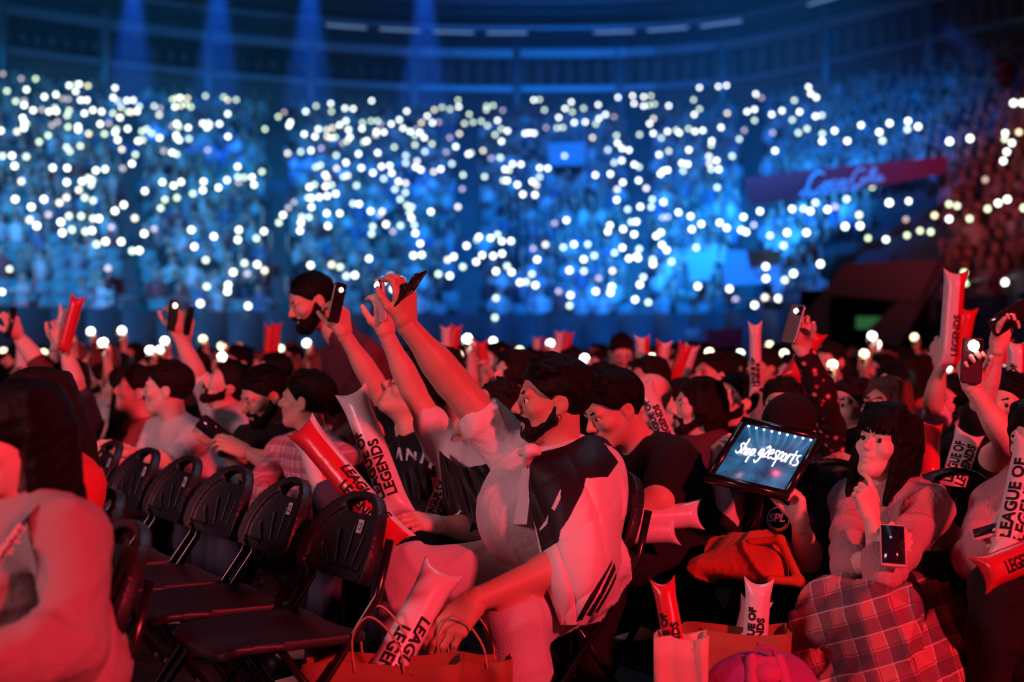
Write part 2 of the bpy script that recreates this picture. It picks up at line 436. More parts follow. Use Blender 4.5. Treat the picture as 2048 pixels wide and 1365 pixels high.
# moving-head lamps in the roof; added cones of denser haze show their beams
LENS = mat('lamp_lens', (.8, .9, 1), .3, emit=(.35, .6, 1), strength=6)
SHAFT = hz.copy(); SHAFT.name = 'added_beam_haze'; SHAFT.node_tree.nodes['Volume Scatter'].inputs['Density'].default_value = .03
def mover(loc, target, label, power, angle, length=6.0):
    loc, target = A(loc), A(target); d = nrm(target - loc); r = empty('moving_head_lamp', Vector(loc), label, 'lamp')
    build('housing', [tube([loc - d * .45, loc - d * .40, loc - d * .02, loc], [.10, .17, .19, .17], 12)], r, loc, [DARKST])
    build('lens', [tube([loc, loc + d * .02], [.13, .12], 12)], r, loc, [LENS])
    x, y, _ = frame_of(d); build('yoke', [tube([loc - d * .2 + x * .24, loc - d * .2 + x * .24 + A((0, 0, .35)), loc - d * .2 - x * .24 + A((0, 0, .35)), loc - d * .2 - x * .24], .03, 6)], r, loc, [DARKST])
    l = bpy.data.lights.new('beam', 'SPOT'); l.energy = power; l.color = (.01, .12, 1); l.spot_size = math.radians(angle); l.spot_blend = .3; l.shadow_soft_size = .1
    V, Q = tube([d * .35, d * (.35 + length * .5), d * (.35 + length)], [.12, .12 + length * .5 * math.tan(math.radians(angle / 2)), .12 + length * math.tan(math.radians(angle / 2))], 16)
    link('added_beam_cone', np_mesh('added_beam_cone', V, Q, SHAFT), r)  # denser haze added in the shape of the beam so the shaft shows
    o = link('beam', l, r, Vector(d * .3)); o.rotation_euler = Vector(d).to_track_quat('-Z', 'Y').to_euler()
for i, (x, y2) in enumerate(((262, 330), (432, 330), (615, 330), (845, 330))):
    mover(P(x + 6, -120, 46), P(x, y2, 47), ['leftmost', 'second', 'third', 'fourth'][i] + ' roof lamp sending a blue shaft down over the stand', 8500, 22, 5.0)
mover(P(1999, 129, 30), P(1820, 0, 36), 'upper of two bright roof lamps at the right', 2600, 4, 3.4)
mover(P(1999, 152, 30), P(1820, 16, 36), 'lower of two bright roof lamps at the right', 2600, 4, 3.4)

# banners
def banner(px, d, m, label, tilt=0):
    o = slab_ob('banner', px, d, .05, m, None); tag(o, label, 'banner'); return o
REDB = mat('red_banner_cloth', (.70, .025, .04), .6)
BLUEB = mat('pale_blue_banner', (.38, .58, .72), .6, vary=.1, vscale=.5)
cb = banner([(1488, 356), (1650, 336), (1896, 313), (1890, 346), (1760, 372), (1500, 412)], 31.2, REDB, 'long red drinks banner with white script on the right-hand stand')
def strokes(lines, r, n=5, to=None, close=False):
    parts = []
    for ln in lines:
        pts = [A(to(x, y)) for x, y in ln]
        if len(pts) > 2:                                           # Catmull-Rom
            out = []
            for i in range(len(pts) - 1):
                p0, p1, p2, p3 = pts[max(i - 1, 0)], pts[i], pts[i + 1], pts[min(i + 2, len(pts) - 1)]
                for t in np.linspace(0, 1, 5)[:-1]:
                    out.append(.5 * ((2 * p1) + (-p0 + p2) * t + (2 * p0 - 5 * p1 + 4 * p2 - p3) * t * t + (-p0 + 3 * p1 - 3 * p2 + p3) * t**3))
            pts = out + [pts[-1]]
        parts.append(tube(pts, r, n if n % 2 == 0 else n + 1))
    return parts
cc = [[(1648, 350), (1636, 345), (1622, 358), (1616, 378), (1622, 388), (1638, 380), (1650, 368)],
      [(1652, 366), (1646, 376), (1650, 382), (1658, 374), (1656, 366), (1652, 366)], [(1672, 362), (1663, 366), (1662, 376), (1670, 376), (1678, 368)],
      [(1688, 360), (1680, 364), (1680, 373), (1687, 372), (1691, 361), (1690, 372), (1695, 370)], [(1696, 362), (1702, 361)],
      [(1732, 343), (1722, 339), (1710, 348), (1704, 366), (1712, 374), (1724, 366)], [(1726, 356), (1722, 366), (1728, 368), (1733, 358), (1726, 356)],
      [(1736, 364), (1748, 346), (1752, 338), (1745, 340), (1739, 362), (1746, 362)], [(1760, 352), (1752, 354), (1751, 364), (1757, 363), (1762, 352), (1762, 362), (1768, 358)],
      [(1616, 378), (1600, 392), (1624, 392), (1680, 382), (1720, 376)]]
build('lettering', strokes(cc, .035, 6, lambda x, y: P(x, y, 31.13)), cb, None, [mat('white_lettering', (.8, .82, .85), .6)])
banner([(1096, 286), (1172, 284), (1172, 330), (1098, 332)], 50.5, BLUEB, 'small pale blue banner hung in the middle of the stand')
b2 = banner([(1448, 502), (1562, 500), (1560, 566), (1448, 572)], 33.5, BLUEB, 'pale blue banner with a faint pink emblem on the stand front')
build('emblem', strokes([[(1510, 530), (1520, 520), (1534, 528), (1530, 545), (1516, 548), (1510, 538)]], .05, 6, lambda x, y: P(x, y, 33.45)), b2, None, [mat('faint_pink_print', (.6, .45, .55), .6)])
banner([(1372, 506), (1436, 502), (1420, 560), (1380, 562)], 35.0, BLUEB, 'narrow pale blue sheet left of the emblem banner')
b3 = banner([(1412, 658), (1487, 656), (1484, 705), (1412, 707)], 31.0, REDB, 'red square banner on the barrier wall')
b4 = banner([(1364, 652), (1402, 652), (1402, 688), (1364, 688)], 31.6, mat('grey_blue_placard', (.2, .24, .28), .6), 'dark placard with a white emblem beside the red square banner')
build('emblem', strokes([[(1370, 660), (1376, 672), (1383, 662), (1390, 672), (1396, 660)], [(1372, 676), (1394, 676)]], .035, 6, lambda x, y: P(x, y, 31.5)), b4, None, [mat('white_lettering', (.8, .82, .85))])

# ------------------------------------------------------------------ spectators in the stands
def lowfig(arm):
    parts = []
    def ringtube(pts, rs, n, mi): V, Q = tube(pts, rs, n); parts.append((V, Q, mi))
    ringtube([(0, .02, .02), (0, .0, .3), (0, 0, .52), (0, 0, .6)], [.17, .155, .19, .07], 6, 0)
    ringtube([(0, -.01, .56), (0, -.01, .64), (0, -.02, .72), (0, -.01, .79)], [.05, .075, .085, .06], 6, 1)
    ringtube([(0, .02, .68), (0, .02, .77), (0, .0, .84)], [.092, .095, .05], 6, 2)
    for sx in (-1, 1):
        ringtube([(sx * .09, .02, .07), (sx * .11, -.42, .09), (sx * .11, -.42, -.36)], [.085, .065, .05], 4, 3)
        up = (arm == 1 and sx > 0) or arm == 2
        if up: ringtube([(sx * .2, 0, .5), (sx * .27, -.08, .72), (sx * .25, -.14, 1.0)], [.055, .045, .04], 4, 1)
        else: ringtube([(sx * .2, 0, .5), (sx * .25, -.05, .25), (sx * .1, -.28, .18)], [.06, .05, .04], 4, 0)
    return parts
LOW = [lowfig(0), lowfig(0), lowfig(1), lowfig(2)]
cloth_cols = [(.55, .6, .65), (.75, .78, .8), (.08, .09, .1), (.15, .17, .2), (.3, .34, .4), (.35, .1, .1), (.12, .2, .35), (.05, .05, .06), (.6, .62, .6), (.2, .22, .2)]
CM = [mat('cloth_stand_%d' % i, c, .9) for i, c in enumerate(cloth_cols)]
SKM = [mat('skin_stand_a', (.62, .42, .33), .7), mat('skin_stand_b', (.5, .33, .25), .7)]
HRM = [mat('hair_stand_dark', (.02, .016, .014), .7), mat('hair_stand_brown', (.09, .05, .03), .7)]
lowme = []
for parts in LOW:
    Vs, Qs, Ms, off = [], [], [], 0
    for V, Q, m in parts: Vs.append(V); Qs.append(Q + off); Ms += [m] * len(Q); off += len(V)
    lowme.append(np_mesh('spectator', np.concatenate(Vs), np.concatenate(Qs), [CM[0], SKM[0], HRM[0], CM[3]], Ms))
AISLES = [-.27, -.165, -.03, .09, .17]
seats = []; folk = []
rs = random.Random(3)
for k in range(NROW):
    s = -.46
    while s < .45:
        Y = yfront(s) + k * drow(s); slope = (yfront(s + .005) - yfront(s - .005)) / .01
        step = .54 / math.hypot(Y + s * slope, slope)
        s += step
        if any(abs(s - a) < .011 for a in AISLES): continue
        px = 1024 + s * FPX
        if k <= 6 and VOM[0] - 12 < px < VOM[1] + 12: continue
        if k <= 1 and 1440 < px < 1570: continue
        pt = stand_pt(s, k)
        ang = math.atan2(pt[0] + 3, pt[1] - 6)
        occ = .88 if not (px < 330 and k < 5) else .30
        if 860 < px < 1010 and 7 < k < 12: occ = .35
        yy = HZ - (pt[2] + 1.2 - EYE) / pt[1] * FPX
        if 1480 < px < 1900 and abs(yy - (372 - (px - 1500) * .1)) < 34: occ = 0
        if 1090 < px < 1180 and 270 < yy < 335: occ = 0
        if rs.random() < occ: folk.append((pt, ang + rs.uniform(-.3, .3), rs.choice([0, 1, 0, 1, 2, 3]), rs.uniform(.9, 1.08), k, px))
        elif occ > 0: seats.append((pt, ang, k, px))
order = sorted(range(len(folk)), key=lambda i: folk[i][0][1] + (0 if -20 < folk[i][5] < 2068 else 1000))
near = set(order[:300])
cw = {0: 'pale grey', 1: 'white', 2: 'black', 3: 'dark grey', 4: 'mid grey', 5: 'dark red', 6: 'navy', 7: 'black', 8: 'light', 9: 'olive'}
sVs, sQs, sMs, off = [], [], [], 0
for i, (pt, ang, v, sc, k, px) in enumerate(folk):
    ci = rs.randrange(10); si = rs.randrange(2); hi_ = rs.randrange(2)
    base = pt + A((0, .1, .42))
    if i in near:
        o = link('spectator', lowme[v], None, base); o.rotation_euler = (0, 0, -ang); o.scale = (sc,) * 3
        for j, m in enumerate((CM[ci], SKM[si], HRM[hi_], CM[(ci * 3 + 2) % 10])): o.material_slots[j].link = 'OBJECT'; o.material_slots[j].material = m
        arm = {0: 'hands in lap', 1: 'hands in lap', 2: 'one arm raised', 3: 'both arms raised'}[v]
        zone = ('left of the standing man' if px < 620 else 'above the raised phones' if px < 1200 else 'left of the stand entrance' if px < 1650 else 'right of the stand entrance')
        row = 'stand front' if k < 2 else 'lower stand' if k < 6 else 'middle of stand'
        tag(o, f'spectator in {cw[ci]} top, {arm}, {row}, {zone}', 'spectator', 'spectators seated in the grandstand')
    else:
        c, s_ = math.cos(-ang), math.sin(-ang); R = np.array([[c, -s_, 0], [s_, c, 0], [0, 0, 1]])
        for V, Q, m in LOW[v]:
            sVs.append((V * sc) @ R.T + base); sQs.append(Q + off); off += len(V)
            sMs.append(np.full(len(Q), {0: ci, 1: 10 + si, 2: 12 + hi_, 3: (ci * 3 + 2) % 10}[m]))
if sVs:
    o = link('stand_crowd', np_mesh('stand_crowd', np.concatenate(sVs), np.concatenate(sQs), CM + SKM + HRM, np.concatenate(sMs)))
    tag(o, 'dense blurred crowd filling the rest of the blue-lit grandstand', 'crowd', kind='stuff')
sv, sq, _ = [], [], 0
a1, q1 = box((0, 0, .42), (.44, .42, .05)); a2, q2 = box((0, .2, .64), (.44, .05, .42)); a3, q3 = box((0, .1, .2), (.08, .08, .42))
seatme = np_mesh('stadium_seat', np.concatenate([a1, a2, a3]), np.concatenate([q1, q2 + 8, q3 + 16]), SEATM, smooth=False)
seats = [t for t in seats if -30 < t[3] < 2078][:300]
ORD = ['first', 'second', 'third', 'fourth', 'fifth', 'sixth', 'seventh', 'eighth', 'ninth', 'tenth', 'eleventh', 'twelfth', 'thirteenth', 'fourteenth', 'fifteenth', 'sixteenth', 'seventeenth', 'eighteenth', 'nineteenth', 'twentieth'] + ['twenty-' + w for w in ('first', 'second', 'third', 'fourth', 'fifth', 'sixth', 'seventh', 'eighth', 'ninth')] + ['thirtieth'] + ['thirty-' + w for w in ('first', 'second', 'third', 'fourth', 'fifth', 'sixth', 'seventh', 'eighth', 'ninth')]
nth = {}
for pt, ang, k, px in seats:
    nth[k] = nth.get(k, -1) + 1
    o = link('stadium_seat', seatme, None, pt); o.rotation_euler = (0, 0, -ang)
    tag(o, f'empty teal seat, {ORD[min(nth[k], 38)]} from the left in the {ORD[k]} stand row from the barrier', 'seat', 'empty grandstand seats')
# ------------------------------------------------------------------ phone torches held up in the stands
L3 = "12,300 85,319 143,320 28,369 106,363 178,392 63,410 97,408 97,426 133,446 168,444 197,451 220,437 226,450 224,383 277,346 303,370 308,342 318,341 352,348 250,399 273,401 323,405 348,405 460,356 453,394 471,409 507,407 533,405 485,434 512,452 525,453 549,450 557,430 372,445 407,451 338,458 277,447 269,467 452,458 480,475 90,476 98,494 107,500 96,517 230,493 208,506 273,513 313,511 313,524 401,501 435,498 355,540 418,541 465,522 461,535 511,520 194,547 68,532 5,528 158,573 268,594 279,611 320,589 471,565 489,602 542,623 552,569 571,565 568,530 587,521 606,538 638,556 637,464 617,429 641,437 690,402 707,397 722,395 750,397 700,432 724,427 745,421 764,432 895,392 911,404 945,403 911,460 822,388 690,508 707,499 716,512 753,515 705,545 705,557 717,565 756,560 655,609 688,615 707,622 811,498 833,496 828,515 840,505 878,500 912,551 830,605 10,630 51,628 104,632 1060,521 1113,471 1137,453 1162,493 1156,507 1223,450 1264,428 1323,418 1326,450 1380,437 1413,439 1487,407 1217,541 1273,521 1260,551 1307,524 1330,516 1359,504 1384,488 1394,523 1309,551 1325,556 1341,553 1400,553 1389,569 1371,577 1450,495 1485,488 1510,488 1522,500 1448,519 1506,530 1503,543 1536,533 1565,500 1597,483 1627,449 1455,573 1468,568 1285,598 1244,607 1203,612 1151,618 1345,626 1434,620 1511,616 1577,593 1660,584 1697,555 1686,495 1709,468 1737,443 1768,433 1800,441 1832,404 1835,431 1730,495 1755,493 1612,517 1640,530 1665,521 1680,534 1728,580 1700,611 1623,627 1660,546 1799,555 1838,539 1823,591 1785,613 1873,621 1884,617 1877,461 1858,498 1892,493 1925,489 1950,507 1947,428 1973,426 1946,443 2011,445 1990,486 2005,520 1980,543 2030,528 2006,570 1932,607 2000,634"
L4 = "87,404 110,402 130,444 212,438 187,474 237,412 241,452 286,437 345,423 249,494 293,492 348,478 374,462 408,471 335,500 136,515 180,516 203,514 52,538 70,535 88,537 424,393 482,387 527,391 556,387 488,418 526,428 548,425 570,420 627,427 566,478 550,499 322,555 418,546 422,577 440,598 468,605 384,604 210,628 510,543 565,538 597,556 622,530 657,525 669,536 706,519 732,530 763,526 588,623 627,609 707,604 799,568 797,585 788,629 726,403 750,354 825,350 858,346 750,440 729,462 861,457 836,514 929,526 909,561 940,451 970,442 970,486 975,380 998,395 1039,462 1080,447 1043,536 1052,608 1129,406 1150,452 1121,484 1145,536 1180,520 1186,352 1195,379 1217,394 1214,470 1239,466 1241,540 1240,570 1291,528 1343,569 1395,506 1469,534 1484,568 1508,498 1584,490 1584,523 1623,512 1749,572 1830,560 1970,537 1972,562 1997,577 1980,613 2005,418 2040,418 2027,534 880,629"
L5 = "86,160 124,251 310,171 393,172 395,255 563,186 617,179 718,174 772,146 482,251 519,231 538,243 535,272 457,300 92,356 185,400 255,355 392,346 352,376 497,347 549,362 287,446 401,454 478,454 545,468 584,468 357,490 175,478 219,511 363,551 425,534 496,543 540,538 652,520 676,423 728,387 790,466 849,307 567,620 620,603 706,603 771,658 817,656 844,557 901,530 627,760 56,764 15,897 1391,163 1393,223 1430,226 1475,225 1533,193 1395,257 1490,269 1330,242 1281,286 1193,250 1191,301 1126,321 1059,253 1015,275 952,254 1037,346 967,357 939,407 1122,534 1138,633 1249,572 1400,534 1390,592 1545,543 1498,583 1205,712 1433,729 1507,737 1553,772 1450,791 1369,782 1207,867 1337,858 1330,895 1169,966 1449,980 1847,166 1875,155 1970,173 1903,210 1915,230 2024,137 2010,222 2035,215 1840,269 1810,283 1905,279 1940,271 1800,345 1822,346 1870,342 1915,335 1965,322 1723,371 1690,404 1825,400 1655,447 1630,491 1768,457 1807,460 1762,492 1756,539 1910,436 1988,436 1920,511 1820,741 1942,738 1988,752 1921,855"
L6 = "35,140 125,170 193,199 243,162 291,157 303,201 256,234 385,142 451,131 442,165 473,181 548,193 590,177 655,146 885,113 940,111 1010,147 1059,149 965,178 990,183 1168,170 1216,172 720,212 846,222 955,244 978,244 1038,269 1125,250 1168,224 1150,271 1070,325 1141,328 715,294 97,274 342,250 384,260 321,296 383,315 352,355 75,380 112,382 179,424 245,425 234,447 393,391 420,400 408,434 420,465 436,506 444,553 192,514 183,557 268,501 308,543 350,508 533,427 690,399 471,614 433,683 478,680 171,703 40,805 87,800 292,801 255,836 360,833 310,880 743,627 812,575 803,592 882,581 920,560 950,600 1000,599 668,690 632,709 829,681 895,687 945,672 800,720 722,750 577,793 640,803 910,776 975,746 1002,781 1122,793 1155,708 1131,643 1200,620 1254,494 1324,477 1373,617 1450,618 1308,636 1424,706 1488,686 1345,771 1430,775 1053,842 1093,838 1144,858 915,934 909,1047 1278,894 1351,916 1346,977 1496,895 1510,817 1598,774 1589,866 1584,902 1751,854 1777,811 1727,942 1805,958 1938,721 1830,708 1833,735 1913,652 1883,622 1848,570 1880,548 1690,702 1735,688 1742,700 1750,646 1606,668 1650,638 1723,560 1659,529 1583,506 1567,544 1705,488 1735,485 1885,461 1920,458 1977,431 1683,414 1757,398 1821,400 1892,371 1827,355 1619,358 1622,296 1655,255 1582,206 1747,244 1792,290 1494,212 1604,140 1649,127 1722,150 1750,165 1875,205 1893,187 1917,183 2000,142 2035,148 2008,188"
L7 = "203,105 207,145 249,127 218,179 262,179 341,104 253,285 557,240 655,231 701,255 875,191 500,320 567,315 1159,282 1010,356 943,400 897,416 824,375 798,425 759,410 690,412 503,425 405,458 467,506 266,492 310,523 395,535 422,546 561,568 661,551 774,551 639,627 96,454 162,499 127,638 103,530 534,750 536,820 651,829 702,791 855,735 138,865 326,880 358,943 468,975 535,930 612,937 1002,515 1079,448 1086,512 1133,582 1237,590 1263,376 1369,365 1360,473 1360,566 1439,540 1505,546 1524,450 1608,384 1658,394 1607,471 1727,470 1831,412 1891,378 1951,357 2043,407 1817,240 1926,131 1950,77 1698,787 1710,844 1936,842"
def lp(s): return [tuple(map(float, t.split(','))) for t in s.split()]
Z7 = 700 / 2048
torch = [(x / 2, y / 2) for x, y in lp(L3)] + [(1024 + x / 2, y / 2) for x, y in lp(L4)] + [(x * Z7, 280 + y * Z7) for x, y in lp(L5)] + [(680 + x * Z7, 280 + y * Z7) for x, y in lp(L6)] + [(1348 + x * Z7, 280 + y * Z7) for x, y in lp(L7)]
PHB = mat('phone_black_glass', (.012, .012, .014), .2, spec=.6)
TORCH = [mat('torch_white', (1, 1, 1), .5, emit=(.93, 1, .9), strength=5), mat('torch_green_white', (1, 1, 1), .5, emit=(.80, 1, .60), strength=2.8), mat('torch_warm', (1, 1, 1), .5, emit=(1, .86, .5), strength=3), mat('torch_dim', (1, 1, 1), .5, emit=(1, .72, .6), strength=1.2)]
for m in TORCH: m.cycles.emission_sampling = 'NONE'
def dome(r, n=8):
    V, Q = tube([(0, 0, 0), (0, -.5 * r, 0), (0, -.85 * r, 0)], [r, .86 * r, .5 * r], n); return V, Q
pv, pq = box((0, 0, 0), (.075, .009, .15))
dv_, dq = dome(.056); dv_ = dv_ + A((0, -.005, .03))
torchme = np_mesh('phone', np.concatenate([pv, dv_]), np.concatenate([pq, dq + 8]), [PHB, TORCH[0]], [0] * len(pq) + [1] * len(dq), smooth=False)
rt = random.Random(5)
lights = []
for px, py in torch:
    k, Y = stand_hit(px, py, 1.55 + rt.uniform(-.1, .1)); lights.append((px, py, Y - .35))
lights.sort(key=lambda t: t[2])
rest = []
for i, (px, py, d) in enumerate(lights):
    loc = P(px, py, d); r = rt.random(); tm = TORCH[0 if r < .5 else 1 if r < .84 else 2 if r < .92 else 3]
    yaw = rt.uniform(-.35, .35)
    if i < 300:
        o = link('phone', torchme, None, loc); o.rotation_euler = (rt.uniform(-.2, .3), rt.uniform(-.5, .5), yaw)
        sc = .85 + .25 * (d > 30) ; o.scale = (sc, sc, sc)
        o.material_slots[1].link = 'OBJECT'; o.material_slots[1].material = tm
        c = {0: 'white', 1: 'greenish-white', 2: 'warm yellow', 3: 'dim pinkish'}[TORCH.index(tm)]
        zone = 'left part' if px < 480 else 'part above the standing man' if px < 760 else 'part above the raised phones' if px < 1150 else 'bright blue middle' if px < 1450 else 'part by the red banner' if px < 1800 else 'far right dark part'
        hgt = 'high in' if py < 300 else 'halfway up' if py < 470 else 'low in'
        tag(o, f'phone with {c} torch, {hgt} the {zone} of the stand', 'phone', 'lit phones in the stands')
    else: rest.append((loc, tm))
Vs, Qs, Ms, off = [], [], [], 0
for loc, tm in rest:
    V = np.concatenate([pv, dv_ * A((1.12, 1, 1.12))]) + A(loc); Vs.append(V); Qs.append(np.concatenate([pq, dq + 8]) + off); off += len(V)
    Ms += [0] * len(pq) + [1 + TORCH.index(tm)] * len(dq)
if rest:
    tag(link('distant_phone_lights', np_mesh('distant_phone_lights', np.concatenate(Vs), np.concatenate(Qs), [PHB] + TORCH, Ms, smooth=False)), 'scatter of tiny lit phones in the farthest top rows of the stand', 'phones', kind='stuff')
# ------------------------------------------------------------------ people: one continuous skinned surface each, grown from joints
SKIN = {'a': mat('skin_warm', (.74, .47, .36), .52, bump=.04, bscale=90), 'b': mat('skin_tan', (.60, .35, .25), .5, bump=.04, bscale=90), 'c': mat('skin_pale', (.85, .62, .52), .52, bump=.04, bscale=90)}
HAIR = {'black': mat('hair_black', (.0035, .003, .003), .5, bump=.5, bscale=70, stretch=(3, 3, .35), spec=.15), 'brown': mat('hair_brown', (.014, .007, .005), .5, bump=.5, bscale=70, spec=.15, stretch=(3, 3, .35)), 'red': mat('hair_auburn', (.16, .055, .03), .42, bump=.5, bscale=70, stretch=(3, 3, .35))}
EYEW = mat('eye_white', (.8, .78, .76), .25); EYED = mat('eye_dark_iris', (.02, .012, .01), .15); LIPM = mat('lip_skin', (.55, .22, .2), .45)
def rot_head(yaw, pitch, roll):
    """columns: right(x), forward(y), up(z) of the head in world; yaw = facing direction in degrees from +X"""
    M = Matrix.Rotation(math.radians(yaw - 90), 3, 'Z') @ Matrix.Rotation(math.radians(pitch), 3, 'X') @ Matrix.Rotation(math.radians(roll), 3, 'Y')
    return np.array(M)
def xf(prims, R, o, s=1.0):
    R = np.asarray(R); o = A(o); out = []
    for p in prims:
        if p[0] == 'c': out.append(('c', R @ p[1] * s + o, R @ p[2] * s + o, p[3] * s, p[4] * s, p[5] * s, p[6]))
        elif p[0] == 'e': out.append(('e', R @ p[1] * s + o, p[2] * s, R if p[3] is None else R @ p[3], p[4] * s, p[5]))
        else: n = R @ p[1]; out.append(('h', n, p[2] * s + n @ o))
    return out
def head_prims(fem=False, fat=0):
    j = .85 if fem else 1.0
    L = [ell((0, -.014, .04), (.075, .098, .086)), ell((0, .028, -.02), (.060 + fat * .008, .060, .083), k=.03),
         cone((0, .02, -.055), (0, .066, -.084), .046 * j + fat * .01, .024, k=.03)]
    for s in (-1, 1):
        L += [cone((s * .050, -.005, -.036), (s * .016, .064, -.085), .021 * j + fat * .01, .016, k=.02), ell((s * .040, .060, -.014), (.026, .026, .022), k=.02)]
    L += [cone((-.042, .076 - .003 * fem, .030), (.042, .076 - .003 * fem, .030), .013 - .003 * fem, k=.015)]
    for s in (-1, 1): L.append(ell((s * .031, .100, .011), (.019, .017, .013), k=.012, op=-1))
    L += [cone((0, .085 - .002 * fem, .022), (0, .112 - .007 * fem, -.016), .008 - .0015 * fem, .0115 - .0025 * fem, k=.012), ell((.011 - .002 * fem, .100 - .003 * fem, -.022), .0085 - .002 * fem, k=.008), ell((-.011 + .002 * fem, .100 - .003 * fem, -.022), .0085 - .002 * fem, k=.008),
          ell((0, .084, -.042), (.024, .012, .012), k=.012), ell((0, .088, -.047), (.023 - .004 * fem, .010, .0055), k=.004), ell((0, .086, -.060), (.019 - .003 * fem, .011, .0065), k=.005),
          cone((-.022 + .005 * fem, .096, -.0535), (.022 - .005 * fem, .096, -.0535), .0028, k=.004, op=-1)]
    for s in (-1, 1):
        L += [ell((s * .031, .072, .011), (.0135, .0125, .0125), k=.002), ell((s * .031, .0815, .0222), (.0175, .0105, .0066), k=.004), ell((s * .031, .081, -.0012), (.0165, .0085, .0050), k=.004)]
        RE = np.array(Matrix.Rotation(s * .35, 3, 'Z') @ Matrix.Rotation(-.2, 3, 'X'))
        L += [ell((s * .078, -.012, .004), (.009, .021, .033), RE, k=.008), ell((s * .087, -.008, .006), (.006, .010, .018), RE, k=.006, op=-1), ell((s * .074, -.006, -.026), (.007, .010, .011), k=.006)]
    return L
def hair_prims(style, seed=0, span=152):
    r = random.Random(seed); L = []
    if style in ('short', 'crop', 'thick', 'cap'):
        t = {'short': .012, 'crop': .006, 'thick': .015, 'cap': .008}[style]
        L = [ell((0, -.018, .044), (.077 + t, .098 + t, .086 + t), k=.01)]
        if style in ('thick', 'short'):
            for i in range(34 if style == 'thick' else 26):
                a = r.uniform(-1.3, 1.3); b = r.uniform(-.5, .55); x = .07 * math.sin(a); y = .085 * b; z = .045 + math.sqrt(max(0, 1 - (x / .08)**2 - (y / .11)**2)) * (.082 + t * .6)
                L.append(cone((x, y - .02, z), (x * 1.15 + r.uniform(-.015, .015), y + .012, z + r.uniform(-.004, .012)), .012, .006, k=.008))
        L += [half((0, .72, -.70), .006), half((0, 1, 0), .088)]
        for s in (-1, 1): L.append(ell((s * .088, .0, -.01), (.022, .028, .036), k=.008, op=-1))
        if style != 'crop':
            pass
    elif style in ('bob', 'long', 'mid', 'curly'):
        ln = {'bob': .20, 'long': .42, 'mid': .13, 'curly': .20}[style]
        L = [ell((0, -.018, .046), (.088, .108, .096), k=.01), ell((0, .125, -.025), (.072, .078, .108), k=.02, op=-1), half((0, 0, -1), .06)]
        n = 44
        for i in range(n):
            a = math.radians(-span + 2 * span * i / (n - 1))          # around the back, 0 = straight back
            x, y = .083 * math.sin(a), -.100 * math.cos(a) - .014
            front = abs(a) > 1.7
            l = ln * r.uniform(.86, 1.04)
            if front and style == 'mid': l *= .6
            if y > .05: x *= 1.0
            p0 = A((x * .80, y * .74, .105)); p1 = A((x * 1.02, y * (1.0 if y < 0 else .92), .03)); p2 = A((x * 1.10, y * 1.02 - .004, .03 - l * .5)); p3 = A((x * (1.04 + r.uniform(-.05, .05)), y * 1.0 - .004 + r.uniform(-.006, .006), .03 - l))
            w = .0165
            if style == 'curly': w = .022; p2 = p2 * A((1.25, 1.2, 1)); p3 = p3 * A((1.3, 1.25, 1)) + A((r.uniform(-.02, .02), r.uniform(-.02, .02), 0))
            L += [cone(p0, p1, w, w, k=.007), cone(p1, p2, w, w * .95, k=.007), cone(p2, p3, w * .95, w * .55, k=.007)]
    return L
def bangs(seed=1):
    r = random.Random(seed); L = []
    for i in range(15):
        x = -.066 + .132 * i / 14; y0 = .055; y1 = .098 - (x / .075)**2 * .03
        L += [cone((x * .5, .012, .136), (x * .85, .066, .116), .013, .012, k=.008), cone((x * .85, .066, .116), (x, y1 - .004, .080), .012, .010, k=.008), cone((x, y1 - .004, .080), (x * 1.04 + r.uniform(-.004, .004), y1 + .004, .035 + r.uniform(-.004, .01)), .009, .004, k=.004)]
    return L
def beard_prims(full=1.0):
    t = .010 * full; L = []
    for s in (-1, 1):
        L += [cone((s * .066, .0, .0), (s * .060, .010, -.045), .008 + t * .3, .014 + t, k=.012), cone((s * .058, .012, -.050), (s * .026, .066, -.088), .016 + t, .018 + t, k=.014),
              cone((s * .004, .102, -.038), (s * .030, .084, -.050), .0065, .007, k=.006), cone((s * .031, .082, -.050), (s * .024, .074, -.078), .008, .014, k=.01)]
    L += [cone((-.018, .070, -.090), (.018, .070, -.090), .020 + t, k=.012)]
    return L
